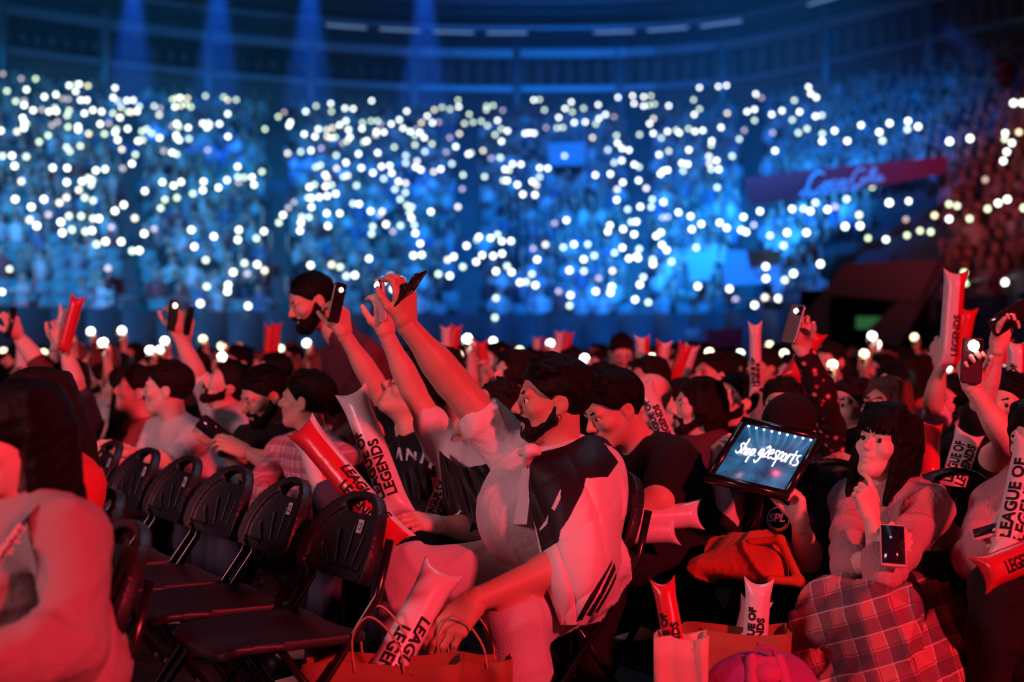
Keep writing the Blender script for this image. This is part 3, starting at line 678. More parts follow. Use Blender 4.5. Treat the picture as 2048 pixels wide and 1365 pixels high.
# ---- hands: origin at the wrist, +Y to the fingers, +Z out of the back of the hand; side +1 = right hand (thumb at -X)
HANDS = {'relax': ((18, 28, 18), (22, 32, 20), (26, 34, 22), (30, 36, 22), (20, 15)), 'grip': ((42, 58, 30), (46, 60, 30), (50, 60, 30), (52, 60, 30), (30, 25)), 'flat': ((4, 8, 5), (5, 8, 6), (6, 8, 6), (9, 10, 6), (8, 5)),
         'fist': ((70, 85, 50), (74, 88, 50), (76, 88, 50), (78, 88, 50), (40, 40)), 'phone': ((20, 52, 34), (28, 56, 34), (34, 58, 34), (40, 58, 34), (5, 10)), 'chin': ((14, 30, 22), (60, 85, 50), (70, 88, 50), (74, 88, 50), (-10, 5)),
         'drape': ((12, 26, 18), (16, 30, 20), (18, 34, 20), (20, 34, 20), (12, 12))}
def hand_prims(side, pose, s=1.0):
    C = HANDS[pose]; L = []
    fx = [-.030, -.010, .010, .029]; fy = [.088, .093, .089, .079]; fl = [.072, .080, .074, .058]; fr = [.0098, .0100, .0095, .0084]
    L.append(cone((0, -.012, 0), (0, .012, 0), .0245, .026, k=.012))
    for i in range(4):
        x = fx[i] * side; b = A((x, fy[i], 0.002))
        L.append(cone((x * .55, .012, 0), b - A((0, .006, 0)), .019, .0125, k=.014))
        ang = 0; p = b; spread = fx[i] * side * 1.6
        for j, f in enumerate((.46, .30, .24)):
            ang += math.radians(C[i][j]); q = p + fl[i] * f * A((spread * math.cos(ang), math.cos(ang), -math.sin(ang)))
            L.append(cone(p, q, fr[i] * (1 - .08 * j), fr[i] * (.92 - .1 * j), k=.003)); p = q
    t0, t1 = C[4]; d1 = nrm((-.72 * side, .68, -.28 - math.radians(t0) * .5)); d2 = nrm((-.30 * side, .92, -.30 - math.radians(t1) * .9)); d3 = nrm((-.05 * side, .95, -.35 - math.radians(t1)))
    p = A((-.016 * side, .022, -.006)); q = p + d1 * .040; L.append(cone(p, q, .0175, .0135, k=.012)); r = q + d2 * .034; L.append(cone(q, r, .0120, .0108, k=.004)); L.append(cone(r, r + d3 * .024, .0106, .0082, k=.003))
    return L
def hand_frame(dirv, back):
    y = nrm(dirv); z = A(back) - (A(back) @ y) * y; z = nrm(z); x = np.cross(y, z); return np.stack([x, y, z], 1)
def ik(a, c, l1, l2, hint):
    a, c = A(a), A(c); d = c - a; D = np.linalg.norm(d); D2 = min(D, (l1 + l2) * .999); u = d / (D + 1e-9)
    x = (l1 * l1 - l2 * l2 + D2 * D2) / (2 * D2); h = math.sqrt(max(l1 * l1 - x * x, 0))
    n = A(hint) - (A(hint) @ u) * u; n = nrm(n); return a + u * x * (D / D2) + n * h
def joints(pel, yaw, sc=1.0, lean=6, side=0, stand=False, head_f=.03, twist=0):
    f = A((math.cos(math.radians(yaw)), math.sin(math.radians(yaw)), 0)); l = A((-f[1], f[0], 0)); z = A((0, 0, 1)); p = A(pel)
    a = math.radians(lean); b = math.radians(side); tu = nrm(z * math.cos(a) + f * math.sin(a) + l * math.sin(b))
    ty = math.radians(yaw + twist); tf = A((math.cos(ty), math.sin(ty), 0)); tl = A((-tf[1], tf[0], 0))
    J = dict(pel=p, chest=p + tu * .37 * sc, neck=p + tu * .50 * sc + z * .02 * sc, shL=p + tu * .455 * sc + tl * .185 * sc, shR=p + tu * .455 * sc - tl * .185 * sc)
    J['head'] = J['neck'] + tu * .09 * sc + z * .055 * sc + f * head_f * sc
    for s, n in ((1, 'L'), (-1, 'R')):
        h = p + l * s * .092 * sc - z * .02; J['hip' + n] = h
        if stand: J['kn' + n] = h - z * .44 * sc + f * .02; J['an' + n] = J['kn' + n] - z * .42 * sc - f * .02
        else: J['kn' + n] = h + f * .43 * sc + l * s * .05 + z * .0; k = J['kn' + n]; J['an' + n] = A((k[0] + f[0] * .03, k[1] + f[1] * .03, .09))
    J.update(f=f, l=l, tu=tu, tl=tl, tf=tf, sc=sc)
    return J
def solve_arms(J, arms):
    sc = J['sc']
    for n, s in (('L', 1), ('R', -1)):
        a = arms.get(n, {})
        if 'sh' in a: J['sh' + n] = A(a['sh'])
        w = A(a['wr']) if 'wr' in a else J['pel'] + J['f'] * .30 * sc + J['l'] * s * .10 * sc + A((0, 0, .13 * sc))
        e = A(a['el']) if 'el' in a else ik(J['sh' + n], w, .29 * sc, .255 * sc, a.get('hint', J['l'] * s * .8 - J['f'] * .5 + A((0, 0, -.6))))
        J['el' + n], J['wr' + n] = e, w
    return J
def torso_prims(J, g=1.0, fem=False, infl=0, belly=0, upper=False):
    sc, f, tl, tu = J['sc'], J['f'], J['tl'], J['tu']
    R = np.stack([nrm(np.cross(J['tf'], tu)) , nrm(np.cross(tu, np.cross(J['tf'], tu))), tu], 1)
    i = infl; L = []
    if not upper: L.append(ell(J['pel'] + tu * .02, ((.165 if not fem else .175) * g * sc + i, .125 * g * sc + i, .125 * sc + i), R, k=.05))
    sm = (A(J['shL']) + A(J['shR'])) / 2; ch = J['chest'] * .5 + (sm - tu * .10 * sc) * .5
    L += [ell(J['pel'] + tu * .18 * sc + J['tf'] * (.015 + belly * .08) * sc, ((.142 if not fem else .125) * g * sc + i, (.105 + belly * .07) * g * sc + i, .17 * sc + i), R, k=.06),
          ell(ch, (.160 * (1 if not fem else .9) * g**.6 * sc + i, (.108 if not fem else .10) * g**.8 * sc + i, .165 * sc + i), R, k=.06),
          cone(J['shL'] * .86 + sm * .14, J['shR'] * .86 + sm * .14, .060 * g**.4 * sc + i, k=.05)]
    nk = J['neck']
    for n in 'LR': L.append(cone(nk + A((0, 0, .0)), J['sh' + n] * .85 + sm * .15, .050 * sc + i * .6, .048 * sc + i, k=.03))
    if fem:
        for s in (-1, 1): L.append(ell(ch + J['tf'] * .085 * sc + tl * s * .068 * sc - tu * .02, .058 * sc + i, k=.03))
    return L
def arm_prims(J, n, g=1.0, infl=0, frac=2.0, loose=0):
    """frac: 0..1 covers part of the upper arm, 1..2 reaches the wrist"""
    sc = J['sc']; s, e, w = J['sh' + n], J['el' + n], J['wr' + n]; i = infl
    ra, re, rw = .052 * g * sc, .040 * g * sc, .0275 * g**.6 * sc
    if frac <= 1: return [cone(s, s + (e - s) * frac, ra + i, ra + (re - ra) * frac + i + loose, k=.03)]
    q = e + (w - e) * (frac - 1)
    L = [cone(s, e, ra + i, re + i, k=.03), cone(e, q, re + i, re + (rw - re) * (frac - 1) + i + loose, k=.02)]
    L.append(ell(e + (w - e) * .27, (.040 * g * sc + i, .040 * g * sc + i, .09 * sc), np.stack(frame_of(w - e), 1), k=.02)) if frac > 1.3 else None
    return L
def leg_prims(J, g=1.0, infl=0, frac=2.0):
    sc = J['sc']; L = []; i = infl
    for n in 'LR':
        h, kn, an = J['hip' + n], J['kn' + n], J['an' + n]
        if frac <= 1: L.append(cone(h, h + (kn - h) * frac, .086 * g * sc + i, .07 * g * sc + i, k=.05)); continue
        q = kn + (an - kn) * (frac - 1)
        L += [cone(h, kn, .086 * g * sc + i, .060 * g**.8 * sc + i, k=.05), cone(kn, q, .058 * g**.8 * sc + i, .042 * sc + i, k=.03), ell(kn + (an - kn) * .28 - J['f'] * .012, (.056 * g**.6 * sc + i, .056 * g**.6 * sc + i, .12 * sc), np.stack(frame_of(an - kn), 1), k=.03)]
    return L
def lathe_eye(c, R, s):
    """eyeball with a dark iris facing forward"""
    V, Q, M = [], [], []
    n, m = 12, 9
    for i in range(m + 1):
        a = math.pi * i / m
        for k in range(n):
            b = 2 * math.pi * k / n; V.append(A((math.sin(a) * math.cos(b), math.cos(a), math.sin(a) * math.sin(b))) * .0132 * s)
    for i in range(m):
        for k in range(n): Q.append([i * n + k, i * n + (k + 1) % n, (i + 1) * n + (k + 1) % n, (i + 1) * n + k]); M.append(1 if i < 2 else 0)
    return A(V) @ np.asarray(R).T + A(c), np.array(Q), np.array(M)
FOLD = {}
def person(label, J, skin='a', shirt=None, trousers=None, hair=('short', 'black'), look=(210, 0, 0), arms={}, hands={}, g=1.0, ag=1.0, fem=False, beard=0, sleeve=.62, belly=0, vox=.011, hvox=.0052, head_s=1.0, shoe=None, group=None, fold=.0055, eyes=True, brows=True, fringe=False, infl=.012, lg=None, legs=True, gloss=None):
    """J: joints (world); returns the root Empty"""
    solve_arms(J, arms); lg = lg or g
    base = A((J['pel'][0], J['pel'][1], 0)); root = empty('person', base, label, 'person', group)
    RH = rot_head(*look); hs = J['sc']**.5 * head_s; ho = A(J['head'])
    sk = SKIN[skin]; parts = []
    HP = xf(head_prims(fem, max(0, g - 1) * 1.5), RH, ho, hs)
    up = ho + RH @ A((0, -.022, -.055)) * hs; nk = J['neck']
    NP = [cone(up, nk - A((0, 0, .03)), (.054 if not fem else .044) * hs * g**.4, (.060 if not fem else .050) * hs * g**.5, k=.03)]
    parts.append(sdf(HP + NP, hvox))
    BP = torso_prims(J, g, fem, 0, belly) + arm_prims(J, 'L', ag) + arm_prims(J, 'R', ag) + [cone(up * .4 + nk * .6, nk - A((0, 0, .03)), .05 * hs, .055 * hs * g**.5, k=.03)]
    if legs:
        BP += leg_prims(J, lg)
        for n in 'LR':
            t = J['an' + n] + J['f'] * .15 - A((0, 0, .045)); BP.append(cone(J['an' + n] - A((0, 0, .03)), t, .038, .030, k=.03))
    parts.append(sdf(BP, vox))
    for n, s in (('R', 1), ('L', -1)):
        h = hands.get(n, {}); d = A(h['dir']) if 'dir' in h else J['wr' + n] - J['el' + n]
        RF = hand_frame(d, h.get('back', (0, 0, 1))); parts.append(sdf(xf(hand_prims(s, h.get('pose', 'relax')), RF, J['wr' + n], J['sc'] * h.get('s', 1.04)), h.get('vox', .0042)))
    build('body', parts, root, base, [sk])
    if eyes:
        for s in (-1, 1):
            V, Q, M = lathe_eye(ho + RH @ A((s * .031, .0772, .0105)) * hs, RH, hs); build('eye', [(V, Q, M)], root, base, [EYEW, EYED])
    hm = HAIR[hair[1]] if hair else None
    if brows and hair:
        for s in (-1, 1):
            br = [cone((s * .013, .0905, .031), (s * .034, .0885, .036), .0034, .0038, k=.004), cone((s * .034, .0885, .036), (s * .050, .075, .030), .0036, .002, k=.004)]
            build('eyebrow', [sdf(xf(br, RH, ho, hs), .0022)], root, base, [hm])
    if hair and hair[0] != 'none':
        L = hair_prims(hair[0], len(label), hair[2] if len(hair) > 2 else 118); L = xf(L, RH, ho, hs)
        ps = [sdf(L, hvox, waves(.0022, 130, 3) if hair[0] in ('short', 'thick', 'cap', 'crop') else waves(.0016, 150, 4))]
        if fringe: ps.append(sdf(xf(bangs(), RH, ho, hs), .004))
        build('hair', ps, root, base, [hm])
    if beard: build('beard', [sdf(xf(beard_prims(beard), RH, ho, hs), .0042, waves(.0015, 200, 5))], root, base, [hm])
    if shirt is not None:
        SP = torso_prims(J, g, fem, infl, belly) + arm_prims(J, 'L', ag, infl, sleeve, .006 if sleeve < 1 else .003) + arm_prims(J, 'R', ag, infl, sleeve, .006 if sleeve < 1 else .003)
        nd = nrm(ho - nk); SP.append(ell(nk + nd * .075 * J['sc'] + J['tf'] * .012, (.075, .075, .06), k=.02, op=-1))
        w1, w2 = waves(fold * .45, 34, len(label), 6, (1, 1, .5)), folds(fold * 1.5, .12, len(label)); fo = lambda x, y, z: w1(x, y, z) + w2(x, y, z); build('shirt', [sdf(SP, vox, fo)], root, base, [shirt])
    if trousers is not None and legs:
        TP = [ell(J['pel'] + J['tu'] * .0, (.165 * g * J['sc'] + .008, .125 * g * J['sc'] + .008, .11 * J['sc']), np.stack([J['l'], J['f'], A((0, 0, 1))], 1), k=.05)] + leg_prims(J, lg, .012, 1.94)
        build('trousers', [sdf(TP, vox, folds(fold * 1.4, .13, len(label) + 3))], root, base, [trousers])
        for n in 'LR':
            t = J['an' + n] + J['f'] * .16; t[2] = .035 + max(0, J['an' + n][2] - .09); hl = J['an' + n] - J['f'] * .05; hl[2] = t[2]
            build('shoe', [sdf([cone(hl, t, .043, .036, k=.02), cone(J['an' + n], hl, .045, .045, k=.03), half((0, 0, -1), -(t[2] - .034))], .011)], root, base, [shoe or mat('shoe_black', (.02, .02, .022), .5)])
    return root
# ------------------------------------------------------------------ folding chairs
CHP = mat('chair_plastic_charcoal', (.016, .017, .022), .45, bump=.06, bscale=400, spec=.5)
CHT = mat('chair_tube_black_gloss', (.012, .012, .014), .22, spec=.7)
STK = mat('paper_sticker_white', (.85, .84, .82), .7); INK = mat('black_ink', (.012, .012, .014), .7)
def chair_back_mesh():
    v = .0045; x = np.arange(-.26, .26, v)[:, None, None]; y = np.arange(-.03, .085, v)[None, :, None]; w = np.arange(-.03, .34, v)[None, None, :]
    yc = .9 * x * x + .012; wy = w - .10
    hh = np.where(wy > 0, .205, .105); d2 = (np.sqrt((x / .222)**2 + (wy / hh)**2 + 1e-9) - 1) * .17
    low = .055 - w; d2 = np.maximum(d2, low - .0)
    th = np.where(np.abs(d2 + .016) < .016, .017, .008)
    hole = (np.sqrt((x / .085)**2 + ((w - .262 + .9 * x * x) / .022)**2) - 1) * .03
    d2h = np.maximum(d2, -hole)
    for a in (-52, -34, -17, 0, 17, 34, 52):
        a = math.radians(a); ax, aw = math.sin(a), math.cos(a)
        ox, ow = 0, -.06; r0, r1 = .17, .265 - .05 * abs(math.sin(a))
        px, pw = x - ox, w - ow; t = np.clip(px * ax + pw * aw, r0, r1)
        sl = np.sqrt((px - t * ax)**2 + (pw - t * aw)**2) - (.0060 + .022 * (t - r0)); d2h = np.maximum(d2h, -sl)
    rib = np.abs(y - yc) - th
    F = np.maximum(d2h + 0 * y, rib).astype(np.float32)
    return nets(F, A((-.26, -.03, -.03)), v)
CB_V, CB_Q = chair_back_mesh()
def tilt_back(V):
    a = math.radians(20); R = np.array([[1, 0, 0], [0, math.cos(a), math.sin(a)], [0, -math.sin(a), math.cos(a)]]).T
    return V @ np.array([[1, 0, 0], [0, math.cos(a), -math.sin(a)], [0, math.sin(a), math.cos(a)]]) .T @ np.eye(3) + A((0, .075, .50)) if False else np.stack([V[:, 0], V[:, 1] * math.cos(a) - V[:, 2] * math.sin(a) + .070, V[:, 2] * math.cos(a) + V[:, 1] * math.sin(a) + .515], 1)
back_me = np_mesh('backrest', tilt_back(CB_V), CB_Q, CHP)
def seat_mesh():
    v = .008; x = np.arange(-.26, .26, v)[:, None, None]; y = np.arange(.02, .54, v)[None, :, None]; z = np.arange(.39, .49, v)[None, None, :]
    hw = .215 - .02 * (y > .3) * (y - .3) / .2; q = np.maximum(np.abs(x) - hw + .05, 0)**2 + np.maximum(np.abs(y - .285) - .205 + .05, 0)**2
    d = np.sqrt(q) - .05; zc = .438 + .25 * x * x - .02 * np.clip((y - .42) / .07, 0, 1)**2
    return nets(np.maximum(d + 0 * z, np.abs(z - zc) - .013).astype(np.float32), A((-.26, .02, .39)), v)
sv_, sq_ = seat_mesh(); seat_me = np_mesh('seat', sv_, sq_, CHP)
leg_me = {}
for s in (-1, 1):
    leg_me['front', s] = np_mesh('leg', *tube([(s * .205, .02, .70), (s * .208, .06, .55), (s * .2, .45, .015)], .0125, 8), CHT)
    leg_me['rear', s] = np_mesh('leg', *tube([(s * .180, .32, .43), (s * .185, .02, .015)], .0115, 8), CHT)
cross_me = np_mesh('cross_bar', *tube([(-.2, .40, .09), (.2, .40, .09)], .009, 6), CHT)
foot_me = np_mesh('rubber_foot', *tube([(0, 0, .0), (0, 0, .03)], .017, 8), CHP)
def chair(loc, yaw, label, num=None, group='black folding chairs'):
    r = empty('folding_chair', loc, label, 'chair', group); r.rotation_euler = (0, 0, math.radians(yaw - 90))
    b = link('backrest', back_me, r); link('seat', seat_me, r); link('cross_bar', cross_me, r)
    for s in (-1, 1):
        l = link('leg', leg_me['front', s], r); link('rubber_foot', foot_me, l, (s * .2, .45, 0)); l = link('leg', leg_me['rear', s], r); link('rubber_foot', foot_me, l, (s * .185, .02, 0))
    if num:
        a = math.radians(14)
        V, Q = box((0, 0, 0), (.032, .0015, .038))
        def put(V): return tilt_back(V + A((-.035, .0265, .205)))
        st = link('number_sticker', np_mesh('number_sticker', put(V), Q, STK, smooth=False), b)
        TV, TF = text_mesh(num, .029, .0010); w = TV[:, 0].max()
        TV = np.stack([-(TV[:, 0] - w / 2) * .85, np.full(len(TV), .0013), TV[:, 1] - .010], 1)
        link('numeral', np_mesh('numeral', put(TV), TF, INK, smooth=False), st)
    return r
ROWU = A((-.52, .854, 0)); ROWV = A((-.854, -.52, 0)); YAW = 211.3
words = ['nearest empty', 'second empty', 'third empty', 'fourth empty', 'fifth empty', 'sixth empty', 'seventh empty']
for i, n in enumerate(['13', '12', None, '10', '9', '8', '7']):
    p = A((-.418, 3.98, 0)) + ROWU * .5 * i
    chair(p, YAW + [1, -2, 2, 0, 1, -1, 2][i], (f'{words[i]} black folding chair with fan back and white sticker {n}' if n else 'third empty black folding chair in the row, without a number sticker'), n, 'row of empty black folding chairs')

# ------------------------------------------------------------------ inflatable cheering sticks
PVCW = mat('inflatable_white_plastic', (.82, .80, .78), .28, spec=.6, bump=.12, bscale=22); PVCR = mat('inflatable_red_plastic', (.72, .03, .05), .28, spec=.6, bump=.12, bscale=22)
def stick(a, b, r, label, face=(0, -1, 0), col='white', text=None, seam=None, roll=0, t0=.30, group='inflatable cheering sticks', tsz=1.0, flip=False, rows=('LEAGUE OF', 'LEGENDS')):
    a, b = A(a), A(b); ax = nrm(b - a); L = np.linalg.norm(b - a); fc = A(face) - (A(face) @ ax) * ax; fc = nrm(fc); sd = np.cross(fc, ax)
    n, m = 24, 30; V = []; ts = np.concatenate([np.linspace(0, .16, 9), np.linspace(.2, .8, 12), np.linspace(.84, 1, 9)])
    for t in ts:
        e = min(t, 1 - t) / .16; e = min(1, e); k = math.sqrt(max(0, 1 - (1 - e)**2)); th = .0025 + (r - .0025) * k; wd = r * (1 + .24 * (1 - e)**1.5)
        for i in range(n):
            q = 2 * math.pi * i / n; cx, cy = math.cos(q), math.sin(q)
            off = (1 if t > .5 else -1) * (1 - e)**2 * .022 * (cy * cy - .3)
            wr = 1 + .03 * math.sin(9 * q) * (1 - e)
            V.append(a + ax * (L * t + off) + fc * th * cx * wr + sd * wd * cy)
    Q, M = [], []
    for j in range(len(ts) - 1):
        for i in range(n):
            Q.append([j * n + i, j * n + (i + 1) % n, (j + 1) * n + (i + 1) % n, (j + 1) * n + i])
            qa = (i + .5) * 360 / n + roll
            M.append(1 if (col == 'red' or (col == 'split' and math.sin(math.radians(qa)) > .25)) else 0)
    r_ = empty('cheering_stick', Vector(a), label, 'cheering stick', group)
    bd = build('tube', [(A(V), np.array(Q), np.array(M))], r_, a, [PVCW, PVCR])
    if text:
        for row, (s, sz, dy) in enumerate(((rows[0], .036, .020), (rows[1], .036, -.024))):
            if not s: continue
            TV, TF = text_mesh(s, sz * 1.35 * tsz, .0016, 0, .012); TV[:, 1] += (dy - .004) * tsz; TV[:, 0] *= min(1, (.80 - t0) * L / TV[:, 0].max())
            if flip: TV[:, 0] = TV[:, 0].max() - TV[:, 0]; TV[:, 1] = -TV[:, 1]
            th = TV[:, 1] / r; x = L * t0 + TV[:, 0]
            W = a[None, :] + ax[None, :] * x[:, None] + (r + .0016) * (np.cos(th)[:, None] * fc + np.sin(th)[:, None] * sd) - a
            link('lettering', np_mesh('lettering', W, TF, INK, smooth=False), bd)
    return r_
# ------------------------------------------------------------------ phones near the camera
SCR = mat('phone_screen_dark', (.02, .02, .03), .12, spec=.7); PHP = mat('phone_pink_case', (.75, .45, .5), .4); PHM = mat('phone_silver_edge', (.55, .55, .58), .3, metal=.9)
def phone(c, up, face, label, body=None, torch=None, size=1.0, group='phones held in the floor crowd', glow=.012, lens=False, bump_lens=0):
    """face = direction the back (camera side) looks"""
    up = nrm(up); fc = A(face) - (A(face) @ up) * up; fc = nrm(fc); x = np.cross(up, fc); R = np.stack([x, fc, up], 1)
    r = empty('phone', Vector(A(c)), label, 'phone', group); s = size
    v = .004; gx = np.arange(-.044, .0441, v)[:, None, None]; gy = np.arange(-.012, .0121, .004)[None, :, None]; gz = np.arange(-.084, .0841, v)[None, None, :]
    d = np.sqrt(np.maximum(np.abs(gx) - .026, 0)**2 + np.maximum(np.abs(gz) - .066, 0)**2) - .010
    V, Q = nets(np.maximum(d + 0 * gy, np.abs(gy) - .0045).astype(np.float32), A((-.044, -.012, -.084)), v)
    link('case', np_mesh('case', (V * s) @ R.T, Q, body or PHB), r)
    V, Q = box((0, -.0052, 0), (.064, .001, .138)); link('screen', np_mesh('screen', (V * s) @ R.T, Q, SCR, smooth=False), r)
    V, Q = box((.018, .0055, .052), (.022, .003, .034)); link('camera_bump', np_mesh('camera_bump', (V * s) @ R.T, Q, PHB, smooth=False), r)
    if torch is not None:
        V, Q = tube([(0, .004, .05), (0, .004 + glow * .6, .05), (0, .004 + glow, .05)], [glow, glow * .85, glow * .4], 8); link('torch', np_mesh('torch', (V * s) @ R.T, Q, torch), r)
    return r
# ------------------------------------------------------------------ the people near the camera
WHITE = mat('cotton_white', (.80, .78, .76), .85, bump=.25, bscale=45); BLACKC = mat('cotton_black', (.009, .008, .010), .9, bump=.25, bscale=45)
GREYP = mat('jersey_light_grey', (.62, .60, .60), .9, bump=.2, bscale=160); DENIM = mat('denim_dark_blue', (.05, .06, .10), .85, bump=.2, bscale=120)
REDC = mat('cotton_red', (.70, .06, .06), .85, bump=.25, bscale=45); NAVY = mat('cotton_navy', (.03, .035, .06), .85, bump=.25, bscale=45); MAROON = mat('cotton_maroon', (.13, .03, .05), .85, bump=.25, bscale=45)
def spline_grid(C, nu, nv):
    """Catmull-Rom surface through a control grid C (a,b,3)"""
    def cr(Pn, n):
        a = len(Pn); out = []
        for t in np.linspace(0, a - 1, n):
            i = min(int(t), a - 2); f = t - i; p0, p1, p2, p3 = Pn[max(i - 1, 0)], Pn[i], Pn[i + 1], Pn[min(i + 2, a - 1)]
            out.append(.5 * (2 * p1 + (p2 - p0) * f + (2 * p0 - 5 * p1 + 4 * p2 - p3) * f * f + (3 * p1 - 3 * p2 + p3 - p0) * f**3))
        return np.stack(out)
    return cr(cr(C, nu).transpose(1, 0, 2), nv).transpose(1, 0, 2)
def in_poly(x, y, poly):
    c = np.zeros(x.shape, bool); n = len(poly)
    for i in range(n):
        x1, y1 = poly[i]; x2, y2 = poly[i - 1]
        c ^= ((y1 > y) != (y2 > y)) & (x < (x2 - x1) * (y - y1) / (y2 - y1 + 1e-12) + x1)
    return c
def PX(V): return 1024 + V[..., 0] / V[..., 1] * FPX, HZ - (V[..., 2] - EYE) / V[..., 1] * FPX

# main figure: man in white with a black-and-white flag round his shoulders, arm up with a phone
J = joints(P(1140, 1140, 4.46), 207, 1.04, lean=4)
J['neck'] = A(P(1118, 905, 4.42)); J['head'] = A(P(1104, 806, 4.40)); J['chest'] = A(P(1110, 1000, 4.46))
J['shL'] = A(P(1200, 950, 4.30)); J['shR'] = A(P(1022, 905, 4.56))
J['knL'] = A(P(1028, 1240, 4.02)); J['anL'] = A(P(1046, 1500, 4.02)); J['knR'] = A(P(812, 1152, 4.36)); J['anR'] = A(P(812, 1430, 4.30))
J['anL'][2] = J['anR'][2] = .09; J['hipL'] = A(P(1150, 1165, 4.34)); J['hipR'] = A(P(1095, 1150, 4.56))
main_arms = dict(R=dict(el=P(905, 765, 4.52), wr=P(812, 648, 4.46)), L=dict(el=P(1168, 1112, 4.10), wr=P(948, 1203, 3.92)))
main = person('man in white with black beard, draped in a flag, raising a phone', J, 'b', WHITE, GREYP, ('thick', 'black'), (190, -2, 0), main_arms,
              dict(R=dict(dir=(-.05, -.1, 1), back=(.75, -.65, 0), pose='phone', s=1.12, vox=.0034), L=dict(dir=(-.55, -.25, -.62), back=(-.25, -.85, .45), pose='drape', s=1.16, vox=.0034)), g=1.22, ag=1.30, beard=.25, belly=.8, sleeve=.42, vox=.0095, hvox=.0042, head_s=1.03, lg=1.28, fold=.0085, infl=.014)
phone(P(819, 580, 4.42), A(P(846, 540, 4.38)) - A(P(792, 620, 4.46)), (-.75, .2, .62), 'dark phone seen edge-on in the raised hand of the man with the flag', PHB, None, 1.0)
# flag over the left shoulder and arm
CG = [[(1085, 905, 4.22), (1130, 893, 4.24), (1175, 872, 4.33), (1212, 880, 4.42), (1228, 905, 4.55)],
      [(1062, 930, 4.16), (1120, 935, 4.12), (1195, 915, 4.17), (1243, 925, 4.30), (1252, 950, 4.52)],
      [(1058, 985, 4.14), (1125, 990, 4.06), (1205, 985, 4.08), (1252, 990, 4.26), (1252, 1010, 4.52)],
      [(1070, 1050, 4.12), (1130, 1055, 4.02), (1205, 1060, 4.02), (1240, 1070, 4.22), (1240, 1080, 4.50)],
      [(1080, 1105, 4.06), (1130, 1110, 3.97), (1200, 1120, 3.98), (1238, 1130, 4.18), (1238, 1130, 4.46)],
      [(1092, 1165, 4.02), (1140, 1185, 3.95), (1195, 1195, 3.99), (1222, 1180, 4.16), (1220, 1175, 4.42)],
      [(1122, 1250, 4.02), (1140, 1252, 3.99), (1178, 1245, 4.05), (1206, 1225, 4.18), (1205, 1215, 4.40)]]
G = spline_grid(A([[P(*c) for c in row] for row in CG]), 240, 220)
gu, gv = np.meshgrid(np.linspace(0, 1, 240), np.linspace(0, 1, 220), indexing='ij')
G[..., 1] += .012 * np.sin(gv * 13 + gu * 5) * gu + .010 * (1 - np.abs(np.sin(gv * 9 - gu * 4 + .8)))**3 + .006 * (1 - np.abs(np.sin(gv * 5 + gu * 9)))**4
V, Q, nq = thicken(G, .004)
cx, cy = PX(G); fx = (cx[:-1, :-1] + cx[1:, 1:]) / 2; fy = (cy[:-1, :-1] + cy[1:, 1:]) / 2
blk = in_poly(fx, fy, [(1040, 880), (1130, 860), (1215, 862), (1245, 895), (1236, 925), (1215, 955), (1172, 958), (1165, 985), (1152, 1010), (1140, 1035), (1122, 1062), (1118, 1085), (1085, 1105), (1074, 1060), (1056, 1000)])
for pl in ([(1104, 1018), (1122, 978), (1121, 1000), (1110, 1022)], [(1079, 1060), (1092, 1042), (1098, 1030), (1096, 1048), (1082, 1062)], [(1120, 880), (1160, 872), (1150, 880), (1126, 888)]): blk &= ~in_poly(fx, fy, pl)
for pl in ([(1150, 1245), (1180, 1190), (1212, 1140), (1224, 1118), (1222, 1130), (1190, 1195), (1164, 1240)], [(1172, 1230), (1200, 1185), (1228, 1125), (1230, 1140), (1206, 1190), (1180, 1234)], [(1188, 1225), (1215, 1180), (1232, 1145), (1231, 1160), (1210, 1200), (1194, 1226)]): blk |= in_poly(fx, fy, pl)
M = np.zeros(len(Q), int); M[:nq] = blk.ravel(); M[nq:2 * nq] = blk.ravel()
fr = empty('flag', Vector((P(1150, 1250, 4.1).x, 4.1, 0)), 'white flag with a big black emblem draped over the seated man\'s shoulder', 'flag')
build('cloth', [(V, Q, M)], fr, fr.location, [mat('flag_satin_white', (.82, .80, .78), .6, bump=.1, bscale=30), mat('flag_satin_black', (.010, .009, .013), .6, bump=.1, bscale=30)])
CG2 = [[(1040, 905, 4.30), (1052, 903, 4.24), (1068, 908, 4.20)], [(1046, 935, 4.26), (1056, 932, 4.18), (1072, 932, 4.17)], [(1030, 990, 4.30), (1046, 985, 4.20), (1062, 985, 4.17)], [(1008, 1050, 4.32), (1032, 1050, 4.22), (1054, 1050, 4.16)]]
V, Q, _ = thicken(spline_grid(A([[P(*c) for c in row] for row in CG2]), 40, 24), .004)
build('knotted_corner', [(V, Q, 0)], fr, fr.location, [MATS['flag_satin_white']])
kn = [cone(P(1042, 908, 4.20), P(1066, 898, 4.15), .010, .014), cone(P(1050, 922, 4.18), P(1074, 904, 4.16), .009, .013), ell(P(1062, 903, 4.15), (.017, .014, .012)), cone(P(1056, 905, 4.15), P(1048, 935, 4.17), .011, .005)]
build('knot', [sdf(kn, .005, waves(.003, 120, 2))], fr, fr.location, [MATS['flag_satin_white']])
ea = empty('earring', Vector(P(1117, 838, 4.31)), 'small dark hoop earring in the ear of the man with the flag', 'earring')
aa = np.linspace(0, 2 * math.pi, 15); build('hoop', [tube([A(P(1117, 836, 4.30)) + .009 * A((math.cos(t), 0, math.sin(t))) for t in aa], .0018, 6, False)], ea, ea.location, [MATS['dark_steel']])
chair(A((.30, 4.62, 0)) - ROWV * .06, YAW - 4, 'black folding chair under the man wearing the flag', None, 'occupied folding chairs')

